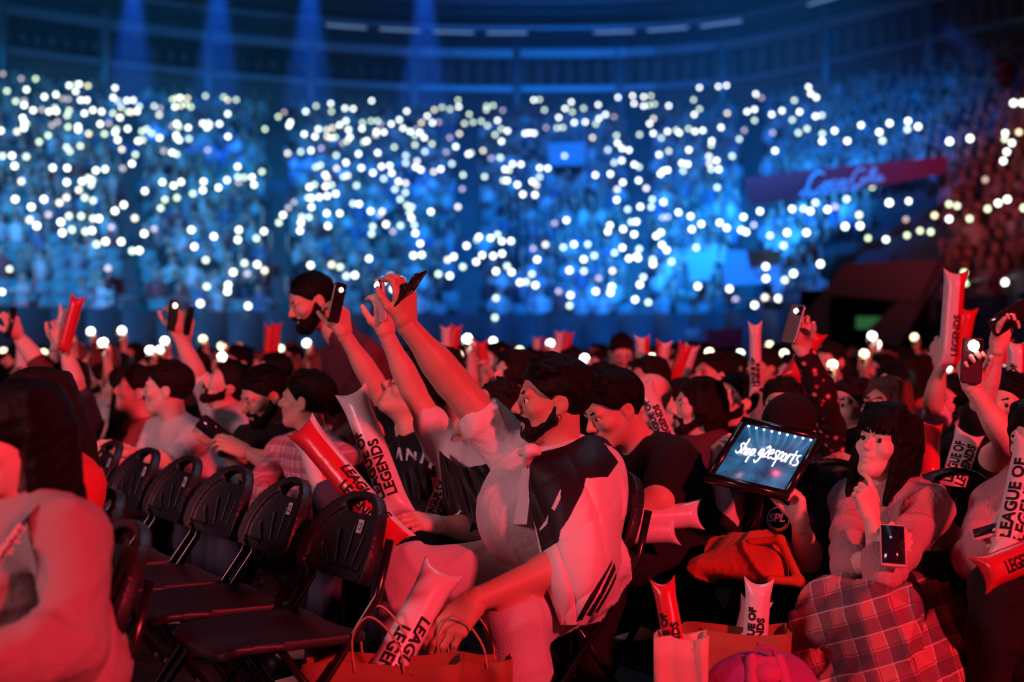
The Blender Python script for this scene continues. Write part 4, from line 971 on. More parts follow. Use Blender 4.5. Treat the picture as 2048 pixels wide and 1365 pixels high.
# sticks by the main man
stick(P(716, 1450, 3.76), P(884, 1142, 4.0), .050, 'red-lit cheering stick standing in the paper bag, under the seated man\'s hand', (0, -1, .25), 'white', True, t0=.16, rows=('LEAGUE OF', 'LEGENDS'), flip=True)
stick(P(800, 1035, 4.75), P(704, 785, 4.9), .047, 'upright white cheering stick leaning behind the chair with sticker 13', (0, -1, 0), 'white', True, t0=.15)
stick(P(800, 1090, 4.46), P(604, 855, 4.75), .046, 'slanting red and white cheering stick above the chair with sticker 12', (0, -1, .1), 'split', True, roll=60, t0=.14, flip=True)
stick(P(660, 1010, 4.95), P(618, 880, 5.0), .045, 'short red and white cheering stick held before the pink plaid shirt', (0, -1, 0), 'split', None, roll=180)
def plaid(name, base, dark, light, s1=14, s2=14, v1=(1, 0, .25), v2=(.15, .3, 1)):
    m = bpy.data.materials.new(name); m.use_nodes = True; nt = m.node_tree; b = nt.nodes['Principled BSDF']; b.inputs['Roughness'].default_value = .9
    tc = nt.nodes.new('ShaderNodeTexCoord'); col = None
    cur = nt.nodes.new('ShaderNodeRGB'); cur.outputs[0].default_value = (*base, 1); cur = cur.outputs[0]
    for vec, sc in ((v1, s1), (v2, s2)):
        for per, wid, c, fac in ((1.0, .42, dark, .62), (1.0, .93, light, .75), (.5, .95, dark, .8)):
            d = nt.nodes.new('ShaderNodeVectorMath'); d.operation = 'DOT_PRODUCT'; d.inputs[1].default_value = vec; nt.links.new(tc.outputs['Object'], d.inputs[0])
            mu = nt.nodes.new('ShaderNodeMath'); mu.operation = 'MULTIPLY'; mu.inputs[1].default_value = sc / per; nt.links.new(d.outputs['Value'], mu.inputs[0])
            fr_ = nt.nodes.new('ShaderNodeMath'); fr_.operation = 'FRACT'; nt.links.new(mu.outputs[0], fr_.inputs[0])
            gt = nt.nodes.new('ShaderNodeMath'); gt.operation = 'GREATER_THAN' if wid > .5 else 'LESS_THAN'; gt.inputs[1].default_value = wid; nt.links.new(fr_.outputs[0], gt.inputs[0])
            fa = nt.nodes.new('ShaderNodeMath'); fa.operation = 'MULTIPLY'; fa.inputs[1].default_value = fac; nt.links.new(gt.outputs[0], fa.inputs[0])
            mx = nt.nodes.new('ShaderNodeMix'); mx.data_type = 'RGBA'; nt.links.new(fa.outputs[0], mx.inputs[0]); nt.links.new(cur, mx.inputs[6]); mx.inputs[7].default_value = (*c, 1); cur = mx.outputs[2]
    nt.links.new(cur, b.inputs['Base Color']); MATS[name] = m; return m
def glasses(head, look, hs, label, m=None, up=0):
    R = rot_head(*look); o = A(head); g = empty('glasses', Vector(o), label, 'glasses'); m = m or mat('glasses_black', (.01, .01, .012), .25)
    t = np.linspace(0, 2 * math.pi, 17)
    for s in (-1, 1):
        build('rim', [tube([R @ (A((s * .033 + .025 * math.cos(a), .106 - .012 * abs(math.cos(a)) * 0 - (s * .033 + .025 * math.cos(a))**2 * 3, .010 + up + .019 * math.sin(a)))) * hs + o for a in t], .0021 * hs, 6, False)], g, o, [m])
        build('temple', [tube([R @ A((s * .060, .094, .016 + up)) * hs + o, R @ A((s * .080, .02, .016 + up)) * hs + o, R @ A((s * .078, -.02, .004 + up)) * hs + o], .0020 * hs, 6)], g, o, [m])
    build('bridge', [tube([R @ A((-.009, .106, .014 + up)) * hs + o, R @ A((.009, .106, .014 + up)) * hs + o], .002 * hs, 6)], g, o, [m])
    return g
def cap_on(head, look, hs, label, m, tilt=0):
    R = rot_head(*look); o = A(head); g = empty('cap', Vector(o), label, 'cap')
    L = [ell((0, -.016, .055), (.088, .108, .092), k=.01), half((0, .1, -1), -.052)]
    build('crown', [sdf(xf(L, R, o, hs), .005)], g, o, [m])
    L = [ell((0, .115, .055), (.078, .085, .040), k=.01), ell((0, .115, .047), (.080, .087, .037), k=.004, op=-1), half((0, -1, 0), -.07), half((0, 0, -1), -.05)]
    build('brim', [sdf(xf(L, R, o, hs), .004)], g, o, [m])
    build('button', [sdf(xf([ell((0, -.016, .148), (.008, .008, .005))], R, o, hs), .0025)], g, o, [m]); return g
def T(s): return dict(wr=P(*s[-1])) if len(s) == 1 else dict(el=P(*s[0]), wr=P(*s[1])) if len(s) == 2 else dict(sh=P(*s[0]), el=P(*s[1]), wr=P(*s[2]))
def pose(pel, yaw, sc=1.0, lean=6, head=None, neck=None, chest=None, **kw):
    J = joints(P(*pel), yaw, sc, lean, **{k: v for k, v in kw.items() if k in ('stand', 'side', 'twist')})
    if head: J['head'] = A(P(*head))
    if neck:
        old = (J['shL'] + J['shR']) / 2; J['neck'] = A(P(*neck)); new = J['neck'] - J['tu'] * .065 * sc; J['shL'] += new - old; J['shR'] += new - old
        J['chest'] = J['pel'] + (new - J['pel']) * .78; J['tu'] = nrm(new - J['pel'])
    if chest: J['chest'] = A(P(*chest))
    for k, v in kw.items():
        if k not in ('stand', 'side', 'twist'): J[k] = A(P(*v))
    return J
OCC = []
def seat_under(J, label, yaw=YAW):
    p = J['pel'] - J['f'] * .20; chair((p[0], p[1], 0), yaw, label, None, 'occupied folding chairs')

# --- second man in the row: white tee with black trim, phone up
J = pose((1040, 1085, 4.98), 207, 1.0, lean=-8, head=(978, 836, 5.0), neck=(944, 925, 4.96), shR=(886, 892, 5.06), shL=(1000, 960, 4.78), knR=(668, 1002, 4.92), knL=(790, 1090, 4.75))
J['anR'] = A((J['knR'][0] - .05, J['knR'][1], .09)); J['anL'] = A((J['knL'][0] - .05, J['knL'][1], .09))
person('young man in a white tee with black trim raising a phone, beside the flag wearer', J, 'a', WHITE, DENIM, ('thick', 'brown'), (198, 38, 0), dict(R=T([(826, 782, 5.02), (772, 668, 4.96)]), L=T([(955, 1060, 4.70), (880, 1050, 4.62)])),
       dict(R=dict(dir=(-.08, -.1, 1), back=(.7, -.7, 0), pose='phone', vox=.0036), L=dict(back=(0, -.6, .8))), ag=1.05, sleeve=.40, vox=.011)
phone(P(762, 600, 4.9), (-.10, .0, 1), (-.9, -.45, .1), 'phone with bright torch in the second raised hand', PHP, TORCH[0], 1.0, glow=.014)
cu = A(J['shR']) + (A(J['elR']) - A(J['shR'])) * .40; d = nrm(J['elR'] - J['shR'])
cape = [[(878, 902, 4.86), (925, 935, 4.72), (985, 925, 4.72)], [(884, 960, 4.80), (935, 985, 4.66), (1000, 975, 4.66)], [(888, 1030, 4.76), (940, 1040, 4.64), (1000, 1035, 4.64)], [(896, 1072, 4.74), (930, 1075, 4.66), (975, 1060, 4.68)]]
def draped(cg, label, m, n=50, seed=1, marks=None, mm=None):
    G = spline_grid(A([[P(*c) for c in r] for r in cg]), n, n); u, v = np.meshgrid(np.linspace(0, 1, n), np.linspace(0, 1, n), indexing='ij')
    G[..., 1] += .008 * np.sin(v * 19 + u * 5 + seed) + .005 * np.sin(v * 37 - u * 11)
    V, Q, nq = thicken(G, .004); M = np.zeros(len(Q), int)
    if marks:
        cx, cy = PX(G); fx = (cx[:-1, :-1] + cx[1:, 1:]) / 2; fy = (cy[:-1, :-1] + cy[1:, 1:]) / 2; b = np.zeros(fx.shape, bool)
        for p in marks: b |= in_poly(fx, fy, p)
        M[:nq] = b.ravel(); M[nq:2 * nq] = b.ravel()
    r = empty('flag', Vector((G[-1, n // 2, 0], G[-1, n // 2, 1], 0)), label, 'flag'); build('cloth', [(V, Q, M)], r, r.location, [m, mm or WHITE]); return r
FB, FW = MATS['flag_satin_black'], MATS['flag_satin_white']
draped(cape, 'black flag with a white slash worn over the chest of the second man', FB, 70, 2, [[(898, 1042), (920, 1022), (926, 1020), (912, 1038)]], FW)
draped([[(985, 915, 4.70), (1010, 905, 4.66), (1035, 900, 4.62)], [(978, 960, 4.66), (1000, 955, 4.62), (1020, 950, 4.58)], [(962, 1020, 4.64), (985, 1015, 4.60), (1004, 1010, 4.56)]], 'pale strip of flag hanging between the two men with raised phones', FW, 40, 4)
# --- third man: looking up, glasses, black flag with white print
J = pose((890, 1062, 5.42), 207, 1.0, lean=-6, head=(822, 795, 5.44), neck=(838, 890, 5.40), shR=(806, 862, 5.52), shL=(886, 905, 5.28))
person('man in glasses looking up, black printed flag on his chest, phone raised', J, 'a', BLACKC, BLACKC, ('short', 'black'), (198, 36, 0), dict(R=T([(748, 766, 5.45), (688, 668, 5.38)]), L=T([(850, 1000, 5.1), (832, 1030, 4.95)])),
       dict(R=dict(dir=(-.15, -.1, 1), back=(.8, -.6, 0), pose='grip', vox=.004), L=dict(back=(0, -.5, .8))), sleeve=.45, vox=.012)
glasses(J['head'], (198, 36, 0), 1.0, 'dark glasses on the man looking up behind the raised arms')
phone(P(674, 606, 5.3), (.22, 0, 1), (.88, -.45, .1), 'black phone raised beside the standing bearded man', PHB, TORCH[2], 1.0, glow=.010)
draped([[(792, 880, 5.20), (838, 905, 5.10), (888, 892, 5.12)], [(780, 940, 5.12), (838, 955, 5.02), (896, 950, 5.04)], [(778, 1010, 5.06), (835, 1020, 4.98), (880, 1010, 5.0)]], 'black flag with broken white letters on the man looking up', FB, 90, 3,
       [[(790, 918), (797, 896), (801, 896), (806, 922), (802, 922), (799, 906), (794, 919)], [(812, 922), (814, 898), (818, 898), (828, 914), (830, 898), (834, 898), (833, 922), (829, 922), (818, 908), (816, 923)], [(840, 926), (846, 904), (851, 905), (845, 930)], [(856, 936), (868, 910), (871, 912), (862, 940)]], FW)
stick(P(856, 1075, 4.8), P(905, 950, 4.95), .042, 'white cheering stick with scribbles held between the two flag wearers', (0, -1, 0), 'white', True, t0=.15, tsz=.8)
stick(P(885, 1085, 4.85), P(890, 960, 5.0), .040, 'red cheering stick behind the scribbled white one', (0, -1, 0), 'red')

# --- standing bearded man, bent forward
J = pose((790, 850, 6.45), 205, 1.04, lean=38, stand=True, head=(624, 606, 6.4), neck=(684, 668, 6.4))
J['shL'] = A(P(742, 716, 6.2)); J['shR'] = A(P(672, 716, 6.6))
person('standing bearded man in a dark maroon shirt leaning forward above the crowd', J, 'a', MAROON, BLACKC, ('crop', 'black'), (206, -22, 0), dict(L=T([(760, 850, 6.2), (700, 930, 6.0)]), R=T([(690, 850, 6.6), (640, 930, 6.4)])), {}, beard=1.5, sleeve=.7, vox=.013, hvox=.006)
# --- man in pink plaid shirt, back of head
PINKP = plaid('shirt_pink_plaid', (.72, .42, .48), (.42, .10, .16), (.85, .75, .75), 26, 20, (.8, -.6, 0), (0, 0, 1))
J = pose((672, 1030, 5.85), 200, 1.0, lean=12, head=(612, 806, 5.9), neck=(632, 878, 5.9), shL=(684, 920, 5.68), shR=(560, 905, 6.05))
person('man in a pink plaid shirt turned away, dark cropped hair', J, 'a', PINKP, DENIM, ('short', 'black'), (168, 6, 0), dict(L=T([(628, 1010, 5.4), (560, 1010, 5.3)]), R=T([(520, 975, 5.8), (540, 1030, 5.6)])), dict(L=dict(back=(0, 0, 1))), sleeve=1.8, vox=.012)
# --- bearded man looking down at his phone
J = pose((590, 1000, 6.35), 208, 1.0, lean=14, head=(528, 796, 6.3), neck=(552, 862, 6.35), shL=(604, 900, 6.15), shR=(488, 884, 6.5))
person('bearded man in a black tee looking down at his phone', J, 'a', BLACKC, DENIM, ('thick', 'black'), (216, -22, 0), dict(L=T([(560, 935, 5.95), (492, 905, 5.95)]), R=T([(500, 950, 6.2), (440, 890, 6.05)])), dict(R=dict(dir=(-.6, -.3, .5), back=(.2, -.7, -.6), pose='grip'), L=dict(back=(0, -.7, .7))), beard=.8, vox=.012)
phone(P(428, 862, 6.0), (-.6, -.2, .5), (-.4, .6, .5), 'black phone in the hands of the bearded man looking down', PHB)
w = empty('wristwatch', P(458, 905, 6.05), 'black wristwatch on the man looking down at his phone', 'watch')
wd = nrm(J['wrR'] - J['elR']); x_, y_, _ = frame_of(wd); c_ = J['wrR'] - wd * .035
build('strap', [tube([c_ + .033 * (math.cos(t) * x_ + math.sin(t) * y_) for t in np.linspace(0, 2 * math.pi, 17)], .008, 6, False)], w, w.location, [BLACKC])
build('dial', [tube([c_ - A((0, .030, 0)), c_ - A((0, .044, 0))], .022, 12)], w, w.location, [PHB])
# --- row behind on the left
J = pose((480, 950, 6.95), 207, 1.0, lean=0, head=(452, 776, 6.95), neck=(462, 838, 6.95))
person('man in a white tee looking up with one arm raised, left of the bearded man', J, 'c', WHITE, DENIM, ('short', 'brown'), (200, 26, 0), dict(R=T([(428, 812, 7.1), (390, 738, 7.0), (352, 664, 6.95)])), dict(R=dict(dir=(0, -.1, 1), back=(.7, -.7, 0), pose='grip')), vox=.014, hvox=.007, beard=.4)
phone(P(346, 632, 6.9), (.1, 0, 1), (.92, -.4, 0), 'phone with yellow torch raised high above the white tee', PHB, TORCH[2], glow=.014)
J = pose((430, 930, 7.6), 207, 1.0, lean=0, head=(396, 785, 7.6), neck=(404, 842, 7.6))
person('red-lit man in a black tee behind the raised arms on the left', J, 'c', BLACKC, DENIM, ('crop', 'brown'), (204, 14, 0), dict(R=T([(372, 815, 7.7), (372, 740, 7.6), (372, 672, 7.5)])), dict(R=dict(dir=(.1, -.1, 1), back=(.7, -.7, 0), pose='grip')), vox=.015, hvox=.008)
phone(P(377, 642, 7.45), (.2, 0, 1), (.95, -.3, 0), 'dark phone raised next to the yellow torch on the left', PHB)
J = pose((425, 985, 6.6), 195, 1.0, lean=34, head=(334, 782, 6.55), neck=(352, 846, 6.6), shL=(392, 880, 6.4), shR=(318, 862, 6.8))
person('man in a white tee leaning forward behind the empty chairs', J, 'c', WHITE, DENIM, ('short', 'brown'), (182, 2, 0), dict(L=T([(338, 925, 6.3), (258, 905, 6.25)]), R=T([(280, 940, 6.7), (230, 920, 6.6)])), dict(L=dict(back=(0, -.6, .8))), vox=.012, sleeve=.7, fold=.005)
J = pose((300, 975, 7.25), 207, 1.0, lean=4, head=(274, 786, 7.25), neck=(284, 850, 7.25))
rt_ = person('man in a red printed tee looking up to the left', J, 'c', REDC, DENIM, ('short', 'brown'), (196, 12, 0), {}, {}, vox=.013, hvox=.006, g=1.08)
ch = J['chest'] + J['tf'] * .135
for k, (s, dz, sz) in enumerate((('HI PARTY', .06, .05), ('I I I', .0, .07), ('III II', -.06, .04))):
    TV, TF = text_mesh(s, sz, .002); xx = TV[:, 0] - TV[:, 0].max() / 2
    W = ch[None] + (-J['tl'])[None] * (-xx)[:, None] * -1 + A((0, 0, 1))[None] * (TV[:, 1] + dz)[:, None] - J['tf'][None] * (xx**2 * 3.2 - .012)[:, None] - A((J['pel'][0], J['pel'][1], 0))
    link('chest_print', np_mesh('chest_print', W, TF, INK, smooth=False), rt_)
J = pose((262, 950, 7.9), 207, .95, lean=4, head=(244, 780, 7.9), neck=(256, 842, 7.9))
person('long-haired woman in profile behind the man in the red tee', J, 'c', BLACKC, DENIM, ('long', 'brown'), (188, 6, 0), {}, {}, vox=.015, hvox=.007, fem=True)
J = pose((160, 970, 7.1), 205, .97, lean=2, head=(128, 768, 7.1), neck=(146, 838, 7.1))
person('woman with long brown hair turned away, arms up with two cheering sticks', J, 'c', NAVY, DENIM, ('long', 'brown'), (176, 8, 0), dict(R=T([(106, 800, 7.2), (108, 745, 7.1), (116, 690, 7.0)]), L=T([(176, 840, 7.0), (150, 760, 6.9), (128, 694, 6.9)])), dict(R=dict(pose='grip', back=(.5, -.8, 0)), L=dict(pose='grip', back=(.5, -.8, 0))), vox=.014, hvox=.007, fem=True)
stick(P(112, 705, 6.95), P(132, 615, 6.95), .030, 'pale cheering stick raised on the left beside a red one', (0, -1, 0), 'white')
stick(P(126, 705, 6.85), P(156, 595, 6.85), .030, 'red cheering stick raised on the left beside a pale one', (0, -1, 0), 'red')
J = pose((120, 950, 7.9), 207, 1.0, lean=2, head=(60, 800, 7.8), neck=(72, 860, 7.8))
person('spectator on the far left raising a black phone', J, 'c', MAROON, DENIM, ('short', 'black'), (200, 14, 0), dict(R=T([(96, 762, 7.0), (66, 712, 7.0), (34, 670, 7.0)])), dict(R=dict(dir=(-.4, 0, 1), back=(.6, -.6, .3), pose='grip')), vox=.015, hvox=.007)
phone(P(22, 645, 6.95), (.25, 0, 1), (.8, .6, 0), 'black phone raised at the far left edge', PHB)

# --- foreground left: woman in a pale blazer, hooded neighbour
BLZ = mat('blazer_pale_pink', (.42, .33, .31), .85, bump=.15, bscale=70)
J = pose((120, 1345, 3.12), 205, .95, lean=4, head=(34, 886, 3.0), neck=(62, 1010, 3.02), shL=(148, 1080, 2.84), shR=(-70, 1045, 3.16))
person('woman in a pale blazer with long black hair, seen from behind at the left edge', J, 'c', BLZ, BLACKC, ('long', 'black', 96), (214, -4, 0), dict(L=T([(150, 1290, 2.74), (-20, 1330, 2.62)]), R=T([(-90, 1300, 3.2), (-60, 1330, 2.9)])), {}, g=1.15, fem=True, sleeve=1.95, infl=.020, vox=.011, fold=.0065, ag=1.08)
lo = empty('lanyard', P(30, 1090, 2.8), 'dark lanyard with pale lettering round the neck of the woman in the blazer', 'lanyard')
lp_ = [P(100, 1000, 2.90), P(62, 1028, 2.80), P(20, 1090, 2.76), P(-30, 1160, 2.74)]
G = np.stack([np.stack([A(p) + A((.011 * s, -.004, .011 * s)) for s in (-1, 1)]) for p in lp_]); G = spline_grid(G, 16, 3); V, Q, _ = thicken(G, .002); build('strap', [(V, Q, 0)], lo, lo.location, [BLACKC])
TV, TF = text_mesh('adidas', .034, .001); a_, b_ = A(P(-4, 1124, 2.752)), A(P(42, 1062, 2.772)); ax_ = nrm(b_ - a_); up_ = nrm(np.cross((0, -1, 0), ax_)) * -1
W = a_[None] + ax_[None] * TV[:, 0:1] + up_[None] * (TV[:, 1:2] - .010) + A((0, -.008, 0)) - A(lo.location); link('lettering', np_mesh('lettering', W, TF, STK, smooth=False), lo)
chair(A((-.90, 3.33, 0)), YAW + 3, 'black folding chair under the woman in the pale blazer', None, 'occupied folding chairs')
J = pose((130, 1190, 3.95), 207, .98, lean=2, head=(64, 838, 3.8), neck=(84, 940, 3.85), shL=(140, 985, 3.66), shR=(10, 965, 4.0))
person('curly-haired person in a red hoodie behind the woman in the blazer', J, 'c', REDC, BLACKC, ('curly', 'brown'), (186, 0, 0), {}, {}, sleeve=1.9, infl=.03, vox=.013, fold=.007)
build('hood', [sdf([cone(P(95, 935, 3.74), P(150, 945, 3.76), .05, .055, k=.03), cone(P(150, 945, 3.76), P(165, 985, 3.85), .055, .05, k=.03)], .01, waves(.005, 50, 3))], bpy.data.objects[COL.objects[-1].name].parent, A((J['pel'][0], J['pel'][1], 0)), [REDC])
chair(A((-1.15, 4.05, 0)) , YAW, 'black folding chair under the person in the red hoodie', None, 'occupied folding chairs')

# --- right of the flag wearer: man in black looking down, sticks in his lap
J = pose((1385, 1090, 5.02), 205, 1.05, lean=28, head=(1228, 822, 4.95), neck=(1290, 898, 5.0), shL=(1352, 925, 4.82), shR=(1240, 925, 5.2))
person('man in a black tee bending his head, sunglasses pushed up in his hair', J, 'a', BLACKC, BLACKC, ('thick', 'black'), (204, -26, 0), dict(L=T([(1318, 1000, 4.66), (1225, 1062, 4.66)]), R=T([(1200, 1040, 5.0), (1190, 1070, 4.8)])), dict(L=dict(back=(0, -.6, .8), pose='grip')), g=1.15, ag=1.25, sleeve=.8, vox=.011)
glasses(J['head'] + rot_head(204, -26, 0) @ A((0, -.012, .05)), (204, 4, 0), 1.05, 'sunglasses pushed up on the hair of the man in black')
seat_under(J, 'black folding chair under the man bending his head')
stick(P(1240, 1040, 4.62), P(1398, 1030, 4.66), .042, 'upper of two pink-lit cheering sticks on the lap of the man in black', (0, -1, .3), 'white')
stick(P(1225, 1066, 4.60), P(1352, 1062, 4.62), .040, 'lower of two pink-lit cheering sticks on the lap of the man in black', (0, -1, .3), 'white')
stick(P(1345, 905, 5.4), P(1285, 765, 5.5), .036, 'white cheering stick slanting in front of the bald man', (0, -1, 0), 'white', True, t0=.15, tsz=.7)
J = pose((1330, 1010, 6.2), 207, 1.0, lean=4, head=(1296, 806, 6.2), neck=(1308, 872, 6.2))
person('bald man behind the man in black, red in the light', J, 'c', MAROON, DENIM, None, (202, -4, 0), {}, {}, vox=.014, hvox=.007)
J = pose((1450, 1010, 6.0), 207, 1.0, lean=2, head=(1396, 818, 6.0), neck=(1416, 885, 6.0))
person('man with swept-back dark hair and moustache in profile', J, 'c', MAROON, DENIM, ('mid', 'brown'), (192, 3, 0), {}, {}, beard=.3, vox=.013, hvox=.006)
J = pose((1390, 990, 6.7), 207, .95, lean=2, head=(1358, 812, 6.7), neck=(1368, 874, 6.7))
person('dark-haired person half hidden left of the man with the moustache', J, 'c', BLACKC, DENIM, ('bob', 'brown'), (200, 6, 0), {}, {}, vox=.015, hvox=.007, fem=True)
J = pose((1500, 990, 6.5), 210, 1.0, lean=0, head=(1466, 806, 6.5), neck=(1478, 868, 6.5))
person('bearded young man looking up right of the man with the moustache', J, 'c', BLACKC, DENIM, ('short', 'black'), (216, 18, 0), {}, {}, beard=.5, vox=.014, hvox=.006)
J = pose((1590, 1000, 5.9), 225, 1.0, lean=2, head=(1566, 822, 5.9), neck=(1574, 890, 5.9))
person('brown-haired man peering over the black cap and light board', J, 'c', BLACKC, DENIM, ('short', 'brown'), (244, 4, 0), {}, {}, vox=.013, hvox=.0055)
# --- sign holder with cap
J = pose((1600, 1110, 5.0), 222, 1.0, lean=10, head=(1582, 880, 4.92), neck=(1590, 950, 4.97), shL=(1652, 985, 4.82), shR=(1502, 975, 5.12))
person('person in a black cap and dark printed tee holding up a lit board', J, 'c', BLACKC, BLACKC, ('crop', 'black'), (238, -34, 0), dict(L=T([(1616, 1120, 4.60), (1600, 1048, 4.52)]), R=T([(1452, 1060, 4.95), (1436, 942, 4.88)])),
       dict(L=dict(dir=(-.1, .1, 1), back=(.9, .2, 0), pose='grip', vox=.0036), R=dict(dir=(.1, 0, 1), back=(-.6, .6, 0), pose='grip', vox=.0036)), sleeve=.7, vox=.011)
cap_on(J['head'], (238, -30, 0), 1.08, 'black baseball cap above the lit board', BLACKC)
seat_under(J, 'black folding chair under the person with the lit board', 225)
Bq = [P(1486, 838, 4.74), P(1649, 874, 4.66), P(1564, 1003, 4.46), P(1408, 960, 4.56)]          # top-left, top-right, bottom-right, bottom-left
c0 = A(Bq[0]); ex = nrm(A(Bq[1]) - c0); ez = A(Bq[3]) - c0; ez = nrm(ez - (ez @ ex) * ex); en = np.cross(ex, ez); en = en if en[1] < 0 else -en
BW, BH = np.linalg.norm(A(Bq[1]) - c0), np.linalg.norm(A(Bq[3]) - c0)
sx_, sz_ = A(Bq[1]) - c0, A(Bq[3]) - c0
def bd(u, v, o=0): return c0 + sx_ * u + sz_ * v + en * o
sg = empty('light_board', Vector(bd(.5, 1)), 'glowing blue writing board in a black frame with handwritten web shop name', 'light board')
for (u0, u1, v0, v1) in ((0, 1, 0, .085), (0, 1, .915, 1), (0, .085, .085, .915), (.915, 1, .085, .915)):
    V = A([bd(u, v, o) for o in (-.012, .012) for u, v in ((u0, v0), (u1, v0), (u1, v1), (u0, v1))]); Q = np.array([[0, 1, 2, 3], [4, 7, 6, 5], [0, 4, 5, 1], [1, 5, 6, 2], [2, 6, 7, 3], [3, 7, 4, 0]])
    build('frame_bar', [(V, Q)], sg, sg.location, [PHB])
pm = bpy.data.materials.new('board_glow_blue'); pm.use_nodes = True; nt = pm.node_tree; b = nt.nodes['Principled BSDF']; b.inputs['Base Color'].default_value = (.02, .05, .09, 1); b.inputs['Roughness'].default_value = .25
tc = nt.nodes.new('ShaderNodeTexCoord'); n1 = nt.nodes.new('ShaderNodeTexNoise'); n1.inputs['Scale'].default_value = 18; n1.inputs['Detail'].default_value = 5; nt.links.new(tc.outputs['Object'], n1.inputs['Vector'])
cr = nt.nodes.new('ShaderNodeValToRGB'); cr.color_ramp.elements[0].position = .3; cr.color_ramp.elements[0].color = (.004, .03, .085, 1); cr.color_ramp.elements[1].position = .78; cr.color_ramp.elements[1].color = (.03, .16, .32, 1); nt.links.new(n1.outputs['Fac'], cr.inputs[0])
nt.links.new(cr.outputs[0], b.inputs['Emission Color']); b.inputs['Emission Strength'].default_value = 1.0
V = A([bd(u, v, o) for o in (-.006, .004) for u, v in ((.08, .08), (.92, .08), (.92, .92), (.08, .92))]); build('panel', [(V, Q)], sg, sg.location, [pm])
for i in range(9):
    u = .12 + .76 * i / 8; V, Qd = tube([bd(u, .11, .004), bd(u, .11, .007)], .0045, 8); build('edge_led', [(V, Qd)], sg, sg.location, [mat('board_led', (1, 1, 1), emit=(.25, .6, 1), strength=2.0)])
HW = [[(34, -14), (24, -16), (18, -9), (27, -3), (30, 6), (20, 12), (10, 8)], [(40, -30), (40, 10)], [(40, 0), (48, -8), (54, -2), (54, 10)], [(72, -6), (62, -4), (60, 8), (68, 10), (74, 2), (72, -6)], [(84, -8), (84, 28)], [(84, -4), (94, -8), (98, 0), (92, 9), (84, 8)], [(108, 9), (109, 9.5)],
      [(134, -10), (122, -8), (120, 4), (130, 4), (136, -10), (136, 16), (126, 26), (116, 20)], [(142, -14), (152, -20), (160, -12), (150, 2), (142, 10), (162, 8)], [(168, 0), (182, -3), (180, -12), (170, -10), (167, 2), (174, 11), (186, 7)], [(206, -12), (196, -12), (196, -4), (206, 2), (202, 10), (190, 9)], [(214, -12), (214, 28)], [(214, -8), (226, -13), (230, -3), (224, 6), (214, 5)],
      [(244, -12), (236, -8), (236, 6), (246, 8), (252, -4), (244, -12)], [(260, -14), (260, 8)], [(260, -6), (266, -14), (274, -14)], [(286, -26), (284, 4), (292, 8)], [(276, -14), (296, -16)], [(316, -18), (304, -16), (306, -6), (318, 0), (314, 9), (300, 9)]]
def hw(x, y): return bd(.125 + x / 318 * .76, .46 + y / 170 + .015 * math.sin(x / 40), .0065)
build('handwriting', strokes(HW, .0026, 6, hw), sg, sg.location, [mat('glow_marker_white', (1, .95, .97), emit=(1, .88, .95), strength=1.6)])
# print on the tee
ro = next(o for o in COL.objects if o.get('label', '').startswith('person in a black cap')); rl = A(ro.location)
ctr = A(P(1556, 1040, 4.66)); t = np.linspace(0, 2 * math.pi, 25)
pr = build('chest_emblem', [tube([ctr + A((.036 * math.cos(a), 0, .040 * math.sin(a))) for a in t], .002, 6, False)], ro, rl, [mat('print_grey_blue', (.35, .42, .5), .7)])
build('swoosh', [tube([ctr + A((.030 * math.cos(a), -.002, .034 * math.sin(a))) for a in np.linspace(3.5, 5.9, 9)], [.001, .003, .005, .006, .006, .006, .005, .003, .001], 6)], pr, rl, [mat('print_orange', (.7, .25, .04), .7)])
TV, TF = text_mesh('SPL', .038, .001, .25); link('lettering', np_mesh('lettering', np.stack([TV[:, 0] - .034, np.full(len(TV), -.006), TV[:, 1] - .006], 1) + ctr - rl, TF, MATS['print_grey_blue'], smooth=False), pr)
# red jacket / bag on the lap
ORB = mat('rust_red_canvas', (.55, .10, .04), .9, bump=.3, bscale=40)
bgL = [cone(P(1408, 1128, 4.55), P(1545, 1130, 4.45), .034, .050, k=.06), cone(P(1440, 1108, 4.68), P(1540, 1108, 4.6), .042, .042, k=.08), cone(P(1400, 1136, 4.5), P(1540, 1150, 4.4), .022, .030, k=.06), ell(P(1490, 1112, 4.58), (.10, .10, .055), k=.08), cone(P(1470, 1090, 4.62), P(1550, 1095, 4.55), .03, .03, k=.06)]
bo = empty('shoulder_bag', P(1480, 1165, 4.5), 'rust red canvas bag on the lap below the lit board', 'bag'); build('body', [sdf(bgL, .007, folds(.020, .10, 8, 5))], bo, bo.location, [ORB])
build('strap', [sdf([cone(P(1500, 1085, 4.48), P(1560, 1080, 4.45), .012, .012), cone(P(1560, 1080, 4.45), P(1600, 1165, 4.35), .014, .014), cone(P(1600, 1165, 4.35), P(1540, 1160, 4.35), .014, .014)], .006)], bo, bo.location, [ORB])

